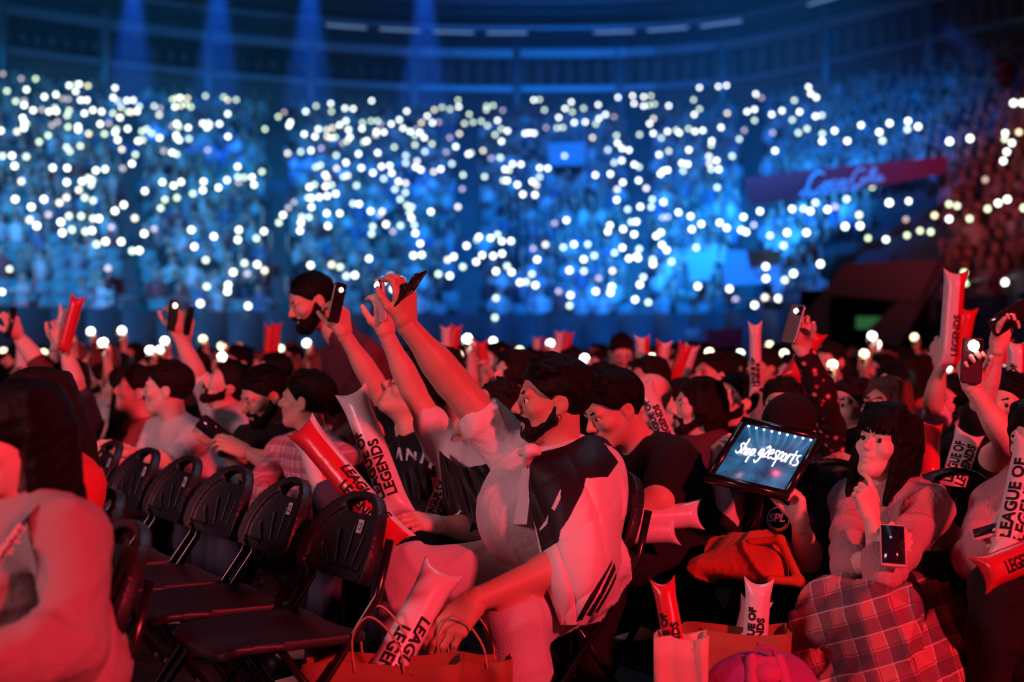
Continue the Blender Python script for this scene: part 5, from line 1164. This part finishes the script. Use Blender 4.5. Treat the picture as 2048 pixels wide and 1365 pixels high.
# --- woman in pink knit and plaid skirt, hand on chin
KNIT = mat('knit_pink_wool', (.55, .34, .35), .95, bump=.5, bscale=120, stretch=(1, 1, .25))
J = pose((1840, 1130, 4.62), 216, .95, lean=12, head=(1772, 898, 4.52), neck=(1800, 985, 4.56), shL=(1858, 1020, 4.40), shR=(1700, 1005, 4.66), knR=(1672, 1222, 4.20), knL=(1760, 1240, 4.02))
J['anR'] = A((J['knR'][0] - .05, J['knR'][1] - .04, .09)); J['anL'] = A((J['knL'][0] - .02, J['knL'][1] - .02, .09))
wm = person('woman with a dark bob in a pink sweater resting her chin on her hand', J, 'c', KNIT, BLACKC, ('bob', 'black', 124), (221, 16, -6), dict(R=T([(1700, 1132, 4.34), (1752, 1122, 4.16)]), L=T([(1768, 1150, 4.12), (1742, 1036, 4.27)])),
       dict(R=dict(dir=(.75, -.25, .45), back=(-.1, -.85, -.3), pose='grip', vox=.0034), L=dict(dir=(-.22, .05, 1), back=(.35, -.9, .1), pose='chin', vox=.0034, s=.95)), fem=True, sleeve=1.25, infl=.02, vox=.0095, hvox=.0042, fringe=True, fold=.006, ag=.92, head_s=1.02)
PLD = plaid('skirt_red_plaid', (.62, .22, .22), (.10, .06, .10), (.75, .62, .60), 11, 11, (.9, -.3, .35), (-.3, .2, .95))
sk = []
for n, s in (('L', 1), ('R', -1)):
    h, k_ = J['hip' + n], J['kn' + n]; sk += [cone(h, k_, .098, .078, k=.06), cone(k_, k_ + A((-.09 * (1 if n == 'R' else .1), -.05, -.30)), .078, .115, k=.08)]
sk += [ell(J['pel'], (.19, .16, .13), k=.06), cone(J['knL'], J['knR'], .085, .085, k=.06), cone(J['knL'] + A((.02, -.05, -.30)), J['knR'] + A((-.05, -.05, -.30)), .13, .13, k=.08), cone(J['hipL'], J['knL'] + A((.1, 0, -.25)), .10, .12, k=.08), half((0, 0, -1), -.13)]
w1, w2 = waves(.006, 34, 5, 7, (1, .6, .25)), folds(.020, .17, 8, 5, .3); wv = lambda x, y, z: w1(x, y, z) + w2(x, y, z); build('skirt', [sdf(sk, .0095, wv)], wm, A((J['pel'][0], J['pel'][1], 0)), [PLD])
phone(P(1786, 1092, 4.08), (.14, .62, .60), (.05, .5, -.7), 'pink-cased phone held in the lap of the woman with the bob', PHP)
seat_under(J, 'black folding chair under the woman in the plaid skirt', 216)
# --- girl at the right edge
J = pose((2085, 1130, 4.42), 214, .95, lean=10, head=(2082, 880, 4.32), neck=(2080, 970, 4.36), shL=(2130, 1010, 4.2), shR=(1992, 1010, 4.46))
person('girl with long dark hair in a pink sweatshirt at the right edge', J, 'c', KNIT, BLACKC, ('long', 'black'), (214, -14, 0), dict(R=T([(1950, 1120, 4.26), (1990, 1090, 4.08)]), L=T([(2110, 1130, 4.1), (2060, 1090, 4.05)])), dict(R=dict(dir=(.5, -.2, .5), back=(-.3, -.7, -.2), pose='grip'), L=dict(pose='grip')), fem=True, sleeve=1.85, infl=.022, vox=.011, ag=1.05)
phone(P(1994, 1058, 4.04), (.8, -.3, .3), (0, .3, -1), 'pale phone in the hands of the girl at the right edge', PHP, None, .95)
stick(P(2010, 1120, 4.0), P(2062, 880, 4.1), .042, 'tall white cheering stick in front of the girl at the right edge', (0, -1, 0), 'white', True, t0=.15)
stick(P(1962, 1150, 3.95), P(2100, 1095, 3.95), .045, 'red cheering stick lying across the lap at the right edge', (0, -1, .4), 'red', True, t0=.30, rows=('', 'LEGENDS'))
# --- raised arms on the right
J = pose((2000, 1040, 5.1), 214, 1.0, lean=2, head=(2016, 820, 5.4), neck=(2010, 890, 5.25), shR=(1972, 930, 4.98), shL=(2085, 935, 5.0))
person('man in a black sleeveless top raising a brightly lit phone', J, 'c', BLACKC, DENIM, ('thick', 'black'), (228, 6, 0), dict(R=T([(2020, 890, 4.75), (1946, 778, 4.72)]), L=T([(2110, 1040, 4.9), (2060, 1060, 4.8)])), dict(R=dict(dir=(-.2, 0, 1), back=(-.2, .9, 0), pose='grip', vox=.0036)), sleeve=.12, ag=1.1, vox=.012)
phone(P(1944, 722, 4.68), (.06, 0, 1), (.1, -1, .1), 'phone in a dark patterned case with dazzling torch at right', mat('phone_patterned_case', (.05, .02, .03), .4), TORCH[0], 1.0, glow=.020)
J = pose((1985, 1010, 5.8), 214, 1.0, lean=2, head=(1948, 850, 5.9), neck=(1950, 905, 5.85))
person('spectator behind the dazzling phone raising a second phone at top right', J, 'c', BLACKC, DENIM, ('short', 'black'), (214, 10, 0), dict(L=T([(1948, 880, 5.3), (1966, 795, 5.15), (1996, 694, 5.05)])), dict(L=dict(dir=(.25, 0, 1), back=(-.3, .8, 0), pose='grip', vox=.004)), vox=.014, hvox=.007)
phone(P(2018, 636, 5.0), (.8, 0, .5), (.2, .9, .3), 'dark phone with orange torch raised at the right edge', PHB, TORCH[2], 1.0, glow=.016)
J = pose((1915, 1000, 6.3), 212, 1.0, lean=2, head=(1902, 812, 6.3), neck=(1908, 876, 6.3))
person('bearded man in a white tee holding up two cheering sticks', J, 'c', WHITE, DENIM, ('short', 'black'), (214, 10, 0), dict(R=T([(1884, 880, 6.3), (1866, 806, 6.2), (1882, 732, 6.1)])), dict(R=dict(dir=(.1, 0, 1), back=(-.4, -.8, 0), pose='grip')), beard=.6, vox=.014, hvox=.007)
stick(P(1896, 735, 6.0), P(1911, 545, 6.0), .042, 'tall white and red cheering stick raised highest on the right', (0, -1, 0), 'split', True, roll=180, t0=.12, tsz=.85, rows=('', 'LEGENDS'))
stick(P(1912, 735, 6.15), P(1935, 618, 6.15), .038, 'red cheering stick behind the tallest raised one', (0, -1, 0), 'red')
stick(P(2030, 840, 5.6), P(2034, 685, 5.6), .036, 'white cheering stick standing at the right edge of the crowd', (0, -1, 0), 'split', True, t0=.15, tsz=.7, roll=180)
stick(P(1898, 990, 4.9), P(1938, 868, 4.95), .044, 'white cheering stick between the woman with the bob and the bright phone', (0, -1, .1), 'white', True, t0=.15)
stick(P(1858, 960, 4.9), P(1862, 850, 5.0), .035, 'red cheering stick edge behind the dark bob', (0, -1, 0), 'red')
J = pose((1790, 1000, 5.65), 214, .95, lean=2, head=(1770, 820, 5.6), neck=(1780, 890, 5.62))
person('woman with auburn hair and dark glasses behind the bob', J, 'c', MAROON, DENIM, ('bob', 'red'), (220, 12, 0), {}, {}, fem=True, vox=.014, hvox=.0055)
glasses(J['head'], (220, 12, 0), 1.0, 'black-rimmed glasses of the auburn-haired woman')
FLR = mat('floral_black_shirt', (.03, .02, .025), .85, vary=.0)
nt = FLR.node_tree; b = nt.nodes['Principled BSDF']; tc = nt.nodes.new('ShaderNodeTexCoord'); vo = nt.nodes.new('ShaderNodeTexVoronoi'); vo.inputs['Scale'].default_value = 26; nt.links.new(tc.outputs['Object'], vo.inputs['Vector'])
cr = nt.nodes.new('ShaderNodeValToRGB'); cr.color_ramp.interpolation = 'CONSTANT'; cr.color_ramp.elements[0].color = (.75, .5, .5, 1); e = cr.color_ramp.elements.new(.18); e.color = (.5, .05, .07, 1); cr.color_ramp.elements[2].position = .30; cr.color_ramp.elements[2].color = (.015, .012, .015, 1)
nt.links.new(vo.outputs['Distance'], cr.inputs[0]); nt.links.new(cr.outputs[0], b.inputs['Base Color'])
J = pose((1700, 1010, 5.85), 214, 1.0, lean=2, head=(1696, 822, 5.9), neck=(1700, 888, 5.88), shR=(1678, 905, 5.75))
person('man in a black floral shirt raising a phone with bright screen', J, 'c', FLR, DENIM, ('short', 'brown'), (222, 10, 0), dict(R=T([(1648, 806, 5.6), (1604, 698, 5.5)])), dict(R=dict(dir=(-.1, 0, 1), back=(.2, .9, 0), pose='grip', vox=.004)), sleeve=1.82, vox=.013, hvox=.006)
phone(P(1587, 648, 5.45), (.30, .1, 1), (-.75, -.65, .2), 'silver phone raised above the floral sleeve', PHM, TORCH[0], 1.0, glow=.010)
stick(P(1580, 760, 6.2), P(1636, 665, 6.2), .036, 'red cheering stick slanting behind the floral sleeve', (0, -1, 0), 'red')
stick(P(1512, 790, 6.3), P(1510, 648, 6.3), .026, 'tall pale cheering stick standing behind the lit board', (0, -1, 0), 'white', True, t0=.12, tsz=.5)
# crouching staff member in blue
BLUJ = mat('jacket_blue', (.06, .20, .34), .8, bump=.2, bscale=40)
J = pose((1246, 812, 10.0), 262, 1.0, lean=14, head=(1243, 708, 9.9), neck=(1238, 738, 10.0))
person('bespectacled man in a blue jacket looking down behind the crowd', J, 'c', BLUJ, DENIM, ('short', 'brown'), (275, -24, 0), {}, {}, sleeve=1.9, vox=.016, hvox=.008)
glasses(J['head'], (275, -24, 0), 1.0, 'thin glasses of the man in the blue jacket', PHM)

# ------------------------------------------------------------------ bags on the floor
KRAFT = mat('kraft_paper', (.34, .13, .07), .85, bump=.25, bscale=14, vary=.1, vscale=6)
def bag(c, w, d, h, yaw, label, m=KRAFT, handles=True, open_top=True):
    c = A(c); r = empty('paper_bag', Vector(c), label, 'bag'); a = math.radians(yaw); X = A((math.cos(a), math.sin(a), 0)); Y = A((-X[1], X[0], 0))
    n = 9; pr = []
    for q in range(4):
        e0 = [(-1, -1), (1, -1), (1, 1), (-1, 1)][q]; e1 = [(1, -1), (1, 1), (-1, 1), (-1, -1)][q]
        pr += [(e0[0] + (e1[0] - e0[0]) * t, e0[1] + (e1[1] - e0[1]) * t) for t in np.linspace(0, 1, n)[:-1]]
    rr = random.Random(len(label)); G = []
    for z in np.linspace(0, 1, 9):
        row = []
        for i, (x, y) in enumerate(pr + pr[:1]):
            k = 1 - .06 * z * (abs(y) > .99) ; wob = .006 * math.sin(i * 1.7 + z * 5) * z
            row.append(X * (x * w / 2 + wob) + Y * (y * d / 2 * k * (1 - .25 * z * (1 - abs(x))) + wob) + A((0, 0, z * h + .006 * math.sin(i * .9) * z)))
        G.append(row)
    V, Q, _ = thicken(A(G), .0025); build('body', [(V, Q)], r, None, [m])
    V, Q = box((0, 0, .004), (w * .98, d * .98, .006), np.stack([X, Y, A((0, 0, 1))], 1)); build('base', [(V, Q)], r, None, [m])
    if handles:
        for s in (-1, 1):
            pts = [X * (-.07) + Y * s * d * .40 + A((0, 0, h * .94)), X * (-.075) + Y * s * d * .42 + A((0, 0, h + .07)), X * (-.035) + Y * s * d * .5 + A((0, 0, h + .125)), X * .01 + Y * s * d * .45 + A((0, 0, h + .10)), X * .05 + Y * s * d * .42 + A((0, 0, h + .04)), X * .06 + Y * s * d * .40 + A((0, 0, h * .94))]
            cg = spline_grid(A(pts)[:, None, :].repeat(2, 1), 24, 2)[:, 0]; build('handle', [tube(cg, .0028, 6)], r, None, [mat('twine_handle', (.6, .3, .18), .8)])
    return r
p = P(770, 1480, 3.78); bag((p.x, p.y, 0), .40, .16, .385, -4, 'wide paper bag with string handles in front of the man with the flag')
p = P(925, 1480, 3.92); bag((p.x + .02, p.y, 0), .22, .14, .36, -10, 'smaller paper bag with string handles beside the wide one')
p = P(1362, 1500, 3.72); bag((p.x, p.y, 0), .13, .10, .46, -6, 'narrow pale paper bag holding a red cheering stick', mat('paper_pale_pink', (.80, .62, .52), .8, bump=.2, bscale=12), False)
stick((p.x, p.y + .01, .34), P(1326, 1165, 3.8), .028, 'red-lit cheering stick standing in the narrow paper bag', (0, -1, .2), 'red', True, t0=.10, tsz=.6)
p = P(1470, 1500, 4.1); bag((p.x, p.y, 0), .30, .16, .40, -6, 'dark kraft bag behind the purple backpack', KRAFT, False)
stick((p.x + .05, p.y, .25), P(1518, 1165, 4.12), .036, 'pink-lit cheering stick rising behind the purple backpack', (0, -1, .2), 'white', True, t0=.22, tsz=.6)
stick((p.x + .02, p.y + .07, .25), P(1512, 1205, 4.2), .040, 'second pink-lit cheering stick tucked behind the first', (0, -1, .2), 'white')
BPK = mat('backpack_purple', (.42, .07, .34), .8, bump=.25, bscale=60); BPP = mat('backpack_pink_strap', (.62, .10, .30), .8, bump=.2, bscale=80)
bc = P(1524, 1500, 3.75); bc.z = 0; bp = empty('backpack', bc, 'purple backpack with pink straps standing on the floor', 'backpack'); c = A(bc)
build('body', [sdf([cone(c + A((-.06, 0, .14)), c + A((.06, 0, .14)), .11, k=.03), cone(c + A((-.045, 0, .30)), c + A((.045, 0, .30)), .105, .105, k=.05), half((0, 0, -1), 0)], .009, waves(.004, 40, 2))], bp, c, [BPK])
for s in (-1, 1): build('strap', [sdf([cone(c + A((s * .045, -.105, .10)), c + A((s * .045, -.112, .33)), .018, .018, k=.01), cone(c + A((s * .045, -.112, .33)), c + A((s * .035, -.05, .402)), .018, .016, k=.01)], .007)], bp, c, [BPP])
build('top_flap', [sdf([ell(c + A((0, -.075, .365)), (.042, .035, .03)), cone(c + A((-.04, -.05, .395)), c + A((.04, -.05, .395)), .014)], .006)], bp, c, [BPP])
build('carry_loop', [tube([c + A((-.03, -.04, .40)), c + A((-.02, -.045, .43)), c + A((.02, -.045, .43)), c + A((.03, -.04, .40))], .007, 6)], bp, c, [BPK])
build('buckle', [box(c + A((0, -.122, .30)), (.03, .008, .012))], bp, c, [PHB])
# ------------------------------------------------------------------ the rest of the floor crowd, row behind row
def crowd_mesh(hair, fem=False, up=None, beard=0, look=(0, 0), seed=0, lean=4):
    J = joints((0, 0, .50), 90, .94 if not fem else .90, lean); look = (90 + look[0], look[1], 0)
    arms = {}
    if up is not None: arms['R'] = dict(wr=A(up), hint=(.6, .3, -.6))
    solve_arms(J, arms); RH = rot_head(*look); ho = J['head']; sc = J['sc']; hs = sc**.5
    upn = ho + RH @ A((0, -.022, -.055)) * hs
    parts = [(*sdf(xf(head_prims(fem), RH, ho, hs) + [cone(upn, J['neck'] - A((0, 0, .03)), .05 * hs, .055 * hs, k=.03)], .0085), 0),
             (*sdf(arm_prims(J, 'L') + arm_prims(J, 'R'), .017), 0),
             (*sdf(torso_prims(J, 1.0, fem, .012) + arm_prims(J, 'L', 1, .012, .62, .006) + arm_prims(J, 'R', 1, .012, .62, .006), .017, waves(.005, 32, seed)), 1),
             (*sdf(leg_prims(J, 1, .012) + [cone(J['anL'] - A((0, .03, .03)), J['anL'] + A((0, .16, -.05)), .04), cone(J['anR'] - A((0, .03, .03)), J['anR'] + A((0, .16, -.05)), .04)], .024), 2)]
    for n, s in (('R', 1), ('L', -1)):
        d = J['wr' + n] - J['el' + n]; bk = (0, 0, 1)
        if n == 'R' and up is not None: d = (0, .1, 1); bk = (.4, -.9, 0)
        parts.append((*sdf(xf(hand_prims(s, 'grip' if n == 'R' and up is not None else 'relax'), hand_frame(d, bk), J['wr' + n], sc), .0065), 0))
    if hair: parts.append((*sdf(xf(hair_prims(hair, seed), RH, ho, hs), .009, waves(.003, 110, seed)), 3))
    if beard: parts.append((*sdf(xf(beard_prims(beard), RH, ho, hs), .008), 3))
    Vs, Qs, Ms, off = [], [], [], 0
    for V, Q, m in parts: Vs.append(V); Qs.append(Q + off); Ms += [m] * len(Q); off += len(V)
    return np_mesh('person', np.concatenate(Vs), np.concatenate(Qs), [SKIN['c'], BLACKC, DENIM, HAIR['black']], Ms), J
HI, LO = (-.24, .20, 1.36), (-.20, .30, 1.12)
HI, LO = (.24, .20, 1.36), (.20, .30, 1.12)
VARS = [('short', False, None, 0, (6, 4), 'short hair, hands down'), ('thick', False, None, .6, (-8, 8), 'beard, hands down'), ('long', True, None, 0, (0, 4), 'long hair, hands down'), ('bob', True, None, 0, (10, 0), 'bobbed hair, hands down'),
        ('short', False, HI, 0, (0, 14), 'short hair, arm high'), ('long', True, HI, 0, (0, 12), 'long hair, arm high'), ('thick', False, HI, .7, (-6, 12), 'beard, arm high'),
        ('short', False, LO, 0, (0, 6), 'short hair, hand by face'), ('bob', True, LO, 0, (0, 8), 'bobbed hair, hand by face'), ('crop', False, None, .8, (4, -4), 'cropped hair and beard'), ('mid', False, None, 0, (-4, 10), 'swept-back hair')]
VM = [crowd_mesh(v[0], v[1], v[2], v[3], v[4], i + 2) for i, v in enumerate(VARS)]
TOPS = [(BLACKC, 'black'), (WHITE, 'white'), (REDC, 'red'), (NAVY, 'navy'), (MAROON, 'maroon'), (GREYP, 'grey')]
rc = random.Random(21)
def zone(px): return ('at the far left' if px < 180 else 'left of the standing man' if px < 560 else 'behind the raised phones' if px < 980 else 'behind the flag wearer' if px < 1260 else 'behind the slanting sticks' if px < 1490 else 'behind the light board' if px < 1680 else 'behind the dark bob' if px < 1860 else 'at the far right')
def dist(d): return 'near' if d < 8 else 'mid' if d < 13 else 'far'
def place(vi, loc, yaw, zs=1.0, sc=1.0):
    me, J = VM[vi]; o = link('person', me, None, loc); o.rotation_euler = (0, 0, math.radians(yaw - 90)); o.scale = (sc, sc, sc * zs)
    tm, tn = rc.choice(TOPS); hc = rc.choice(['black', 'black', 'brown', 'brown', 'red'])
    for j, m in enumerate((SKIN[rc.choice('aacc')], tm, DENIM, HAIR[hc])): o.material_slots[j].link = 'OBJECT'; o.material_slots[j].material = m
    px = 1024 + loc[0] / loc[1] * FPX; hn = {'black': 'black', 'brown': 'brown', 'red': 'auburn'}[hc]
    row = {'near': 'close', 'mid': 'midway', 'far': 'distant'}[dist(loc[1])]
    tag(o, f'{row} fan in {tn} top, {hn} {VARS[vi][5]}, {zone(px)}', 'person', 'floor crowd in the rows behind')
    TAKEN.append((loc[0], loc[1])); return o
TAKEN = [tuple(o.location[:2]) for o in COL.objects if o.name.startswith('person') and o.type == 'EMPTY']
FL = "141,674 135,701 147,709 160,699 86,710 9,707 208,691 220,704 183,667 330,687 303,706 321,704 291,723 243,666 446,698 443,720 455,716 477,699 615,691 636,711 407,683 877,702 916,715 947,700 986,686 991,712 1038,705 937,683 1099,692 1109,708 1170,723 1305,722 771,714 1419,711 1428,730 1537,695 1568,713 1530,738 1630,694 1669,705 1662,736 1743,677 1752,692 1728,713 1830,679 1851,722 1835,736 1894,737 2018,734 60,700 560,702 1380,716 1600,716 1790,712 1480,712"
def raise_up(px, py, d, thing, var=None):
    """seat somebody so that the right hand is at the held thing"""
    tgt = A(P(px, py, d)); hi_ = tgt[2] > 1.28 or py < 700
    vi = var if var is not None else rc.choice([4, 5, 6] if hi_ else [7, 8]); J = VM[vi][1]; h = J['wrR'] + A((0, .02, .09))
    yaw = 207 + rc.uniform(-8, 8); a = math.radians(yaw - 90); hx = A((h[0] * math.cos(a) - h[1] * math.sin(a), h[0] * math.sin(a) + h[1] * math.cos(a)))
    if thing == 'stick' and min((tgt[0] - hx[0] - a_)**2 + (tgt[1] - hx[1] - b_)**2 for a_, b_ in TAKEN) < .38**2: return 0
    zs = min(1.12, max(.84, tgt[2] / h[2])); place(vi, (tgt[0] - hx[0], tgt[1] - hx[1], 0), yaw, zs); return zs * h[2]
def free_d(px, py, d):
    for t in range(40):
        q = A(P(px, py, d)); m = min((q[0] + .28 - a)**2 + (q[1] + .2 - b)**2 for a, b in TAKEN)
        if m > .36**2: return d
        d = rc.uniform(7.8, 17)
    return d
for i, (px, py) in enumerate(lp(FL)):
    d = {True: rc.uniform(8.5, 11.5), False: rc.uniform(10, 15)}[i % 3 == 0]
    if py > 718: d = rc.uniform(7.6, 9.5)
    d = free_d(px, py, d); zh = raise_up(px, py, d, 'phone'); c = A(P(px, py, d)); c[2] = max(zh, c[2] if abs(c[2] - zh) < .12 else zh); c[2] = A(P(px, py, d))[2]
    o = link('phone', torchme, None, c); o.rotation_euler = (rc.uniform(-.2, .2), rc.uniform(-.4, .4), rc.uniform(-.3, .3)); s = .34 + .022 * d; o.scale = (s, 1, s)
    tm = rc.choice([TORCH[0], TORCH[0], TORCH[1], TORCH[2]]); o.material_slots[1].link = 'OBJECT'; o.material_slots[1].material = tm
    tag(o, f'small lit phone over the crowd {zone(px)}, {"raised higher" if py < 695 else "at head height" if py < 712 else "held low"}', 'phone', 'lit phones over the floor crowd')
SL = [(893, 700, 892, 654, 'white', 9), (905, 702, 913, 652, 'red', 9), (968, 728, 962, 684, 'red', 8.5), (1006, 728, 1014, 703, 'red', 8.8), (1073, 706, 1074, 676, 'white', 12), (1092, 706, 1095, 678, 'red', 12), (1116, 712, 1119, 664, 'white', 11), (1130, 712, 1138, 666, 'red', 11), (1106, 738, 1108, 694, 'white', 8.4),
      (1286, 750, 1284, 674, 'split', 7.6), (1318, 760, 1328, 684, 'split', 7.4), (1345, 765, 1372, 690, 'red', 7.8), (1362, 765, 1384, 692, 'white', 8), (536, 712, 540, 652, 'red', 9.5), (548, 712, 553, 648, 'red', 9.7), (44, 735, 46, 692, 'white', 8), (1566, 760, 1600, 722, 'red', 7.2), (2004, 728, 2012, 680, 'red', 8)]
for i, (x0, y0, x1, y1, c, d) in enumerate(SL):
    L = .40 if d > 8 else .46
    raise_up((x0 + x1) / 2, y0, d, 'stick')
    stick(P(x0, y0 + 4, d), P(x1, y1, d), .032 if d > 8 else .036, f'{"red and white" if c == "split" else c} cheering stick raised over the crowd {zone(x0)}, {["short", "tall"][(y0 - y1) > 50]}', (0, -1, 0), c, None, roll=180 * (i % 2), group='cheering sticks raised over the floor crowd')
n = 0
cand = []
for j in range(0, 34):
    for i in range(-14, 64):
        p = A((.35, 4.45)) + ROWU[:2] * .52 * i - ROWV[:2] * .88 * j + A((rc.uniform(-.05, .05), rc.uniform(-.05, .05))); d = p[1]; px = 1024 + p[0] / max(d, .1) * FPX
        if d < 6.4 or d > 27 or not (-260 < px < 2300): continue
        if j < 1 and d < 8.4: continue
        cand.append((d, p))
cand.sort(key=lambda t: t[0])
for d, p in cand:
    if any((p[0] - t[0])**2 + (p[1] - t[1])**2 < .40**2 for t in TAKEN): continue
    if d > 12 and rc.random() < .35 + (d - 12) * .03: continue
    if n >= 215: break
    place(rc.choice([0, 1, 2, 3, 9, 10, 0, 1, 2, 10, 3]), (p[0], p[1], 0), 207 + rc.uniform(-14, 14), rc.uniform(.92, 1.0)); n += 1

# folding chairs under everyone who sits close enough to show one
CH = [tuple(o.location[:2]) for o in COL.objects if o.name.startswith('folding_chair')]
for o in [o for o in COL.objects if o.name.startswith('person') and o.parent is None and 'standing' not in o['label'] and o.location[1] < 8.5]:
    yw = YAW if o.type == 'EMPTY' else math.degrees(o.rotation_euler.z) + 90
    p = A(o.location) - .20 * A((math.cos(math.radians(yw)), math.sin(math.radians(yw)), 0)); p[2] = 0
    if any((p[0] - a)**2 + (p[1] - b)**2 < .36**2 for a, b in CH): continue
    CH.append((p[0], p[1])); chair(p, yw, 'chair of the ' + ' '.join(o['label'].replace(',', '').split()[:13]), None, 'folding chairs under the crowd')
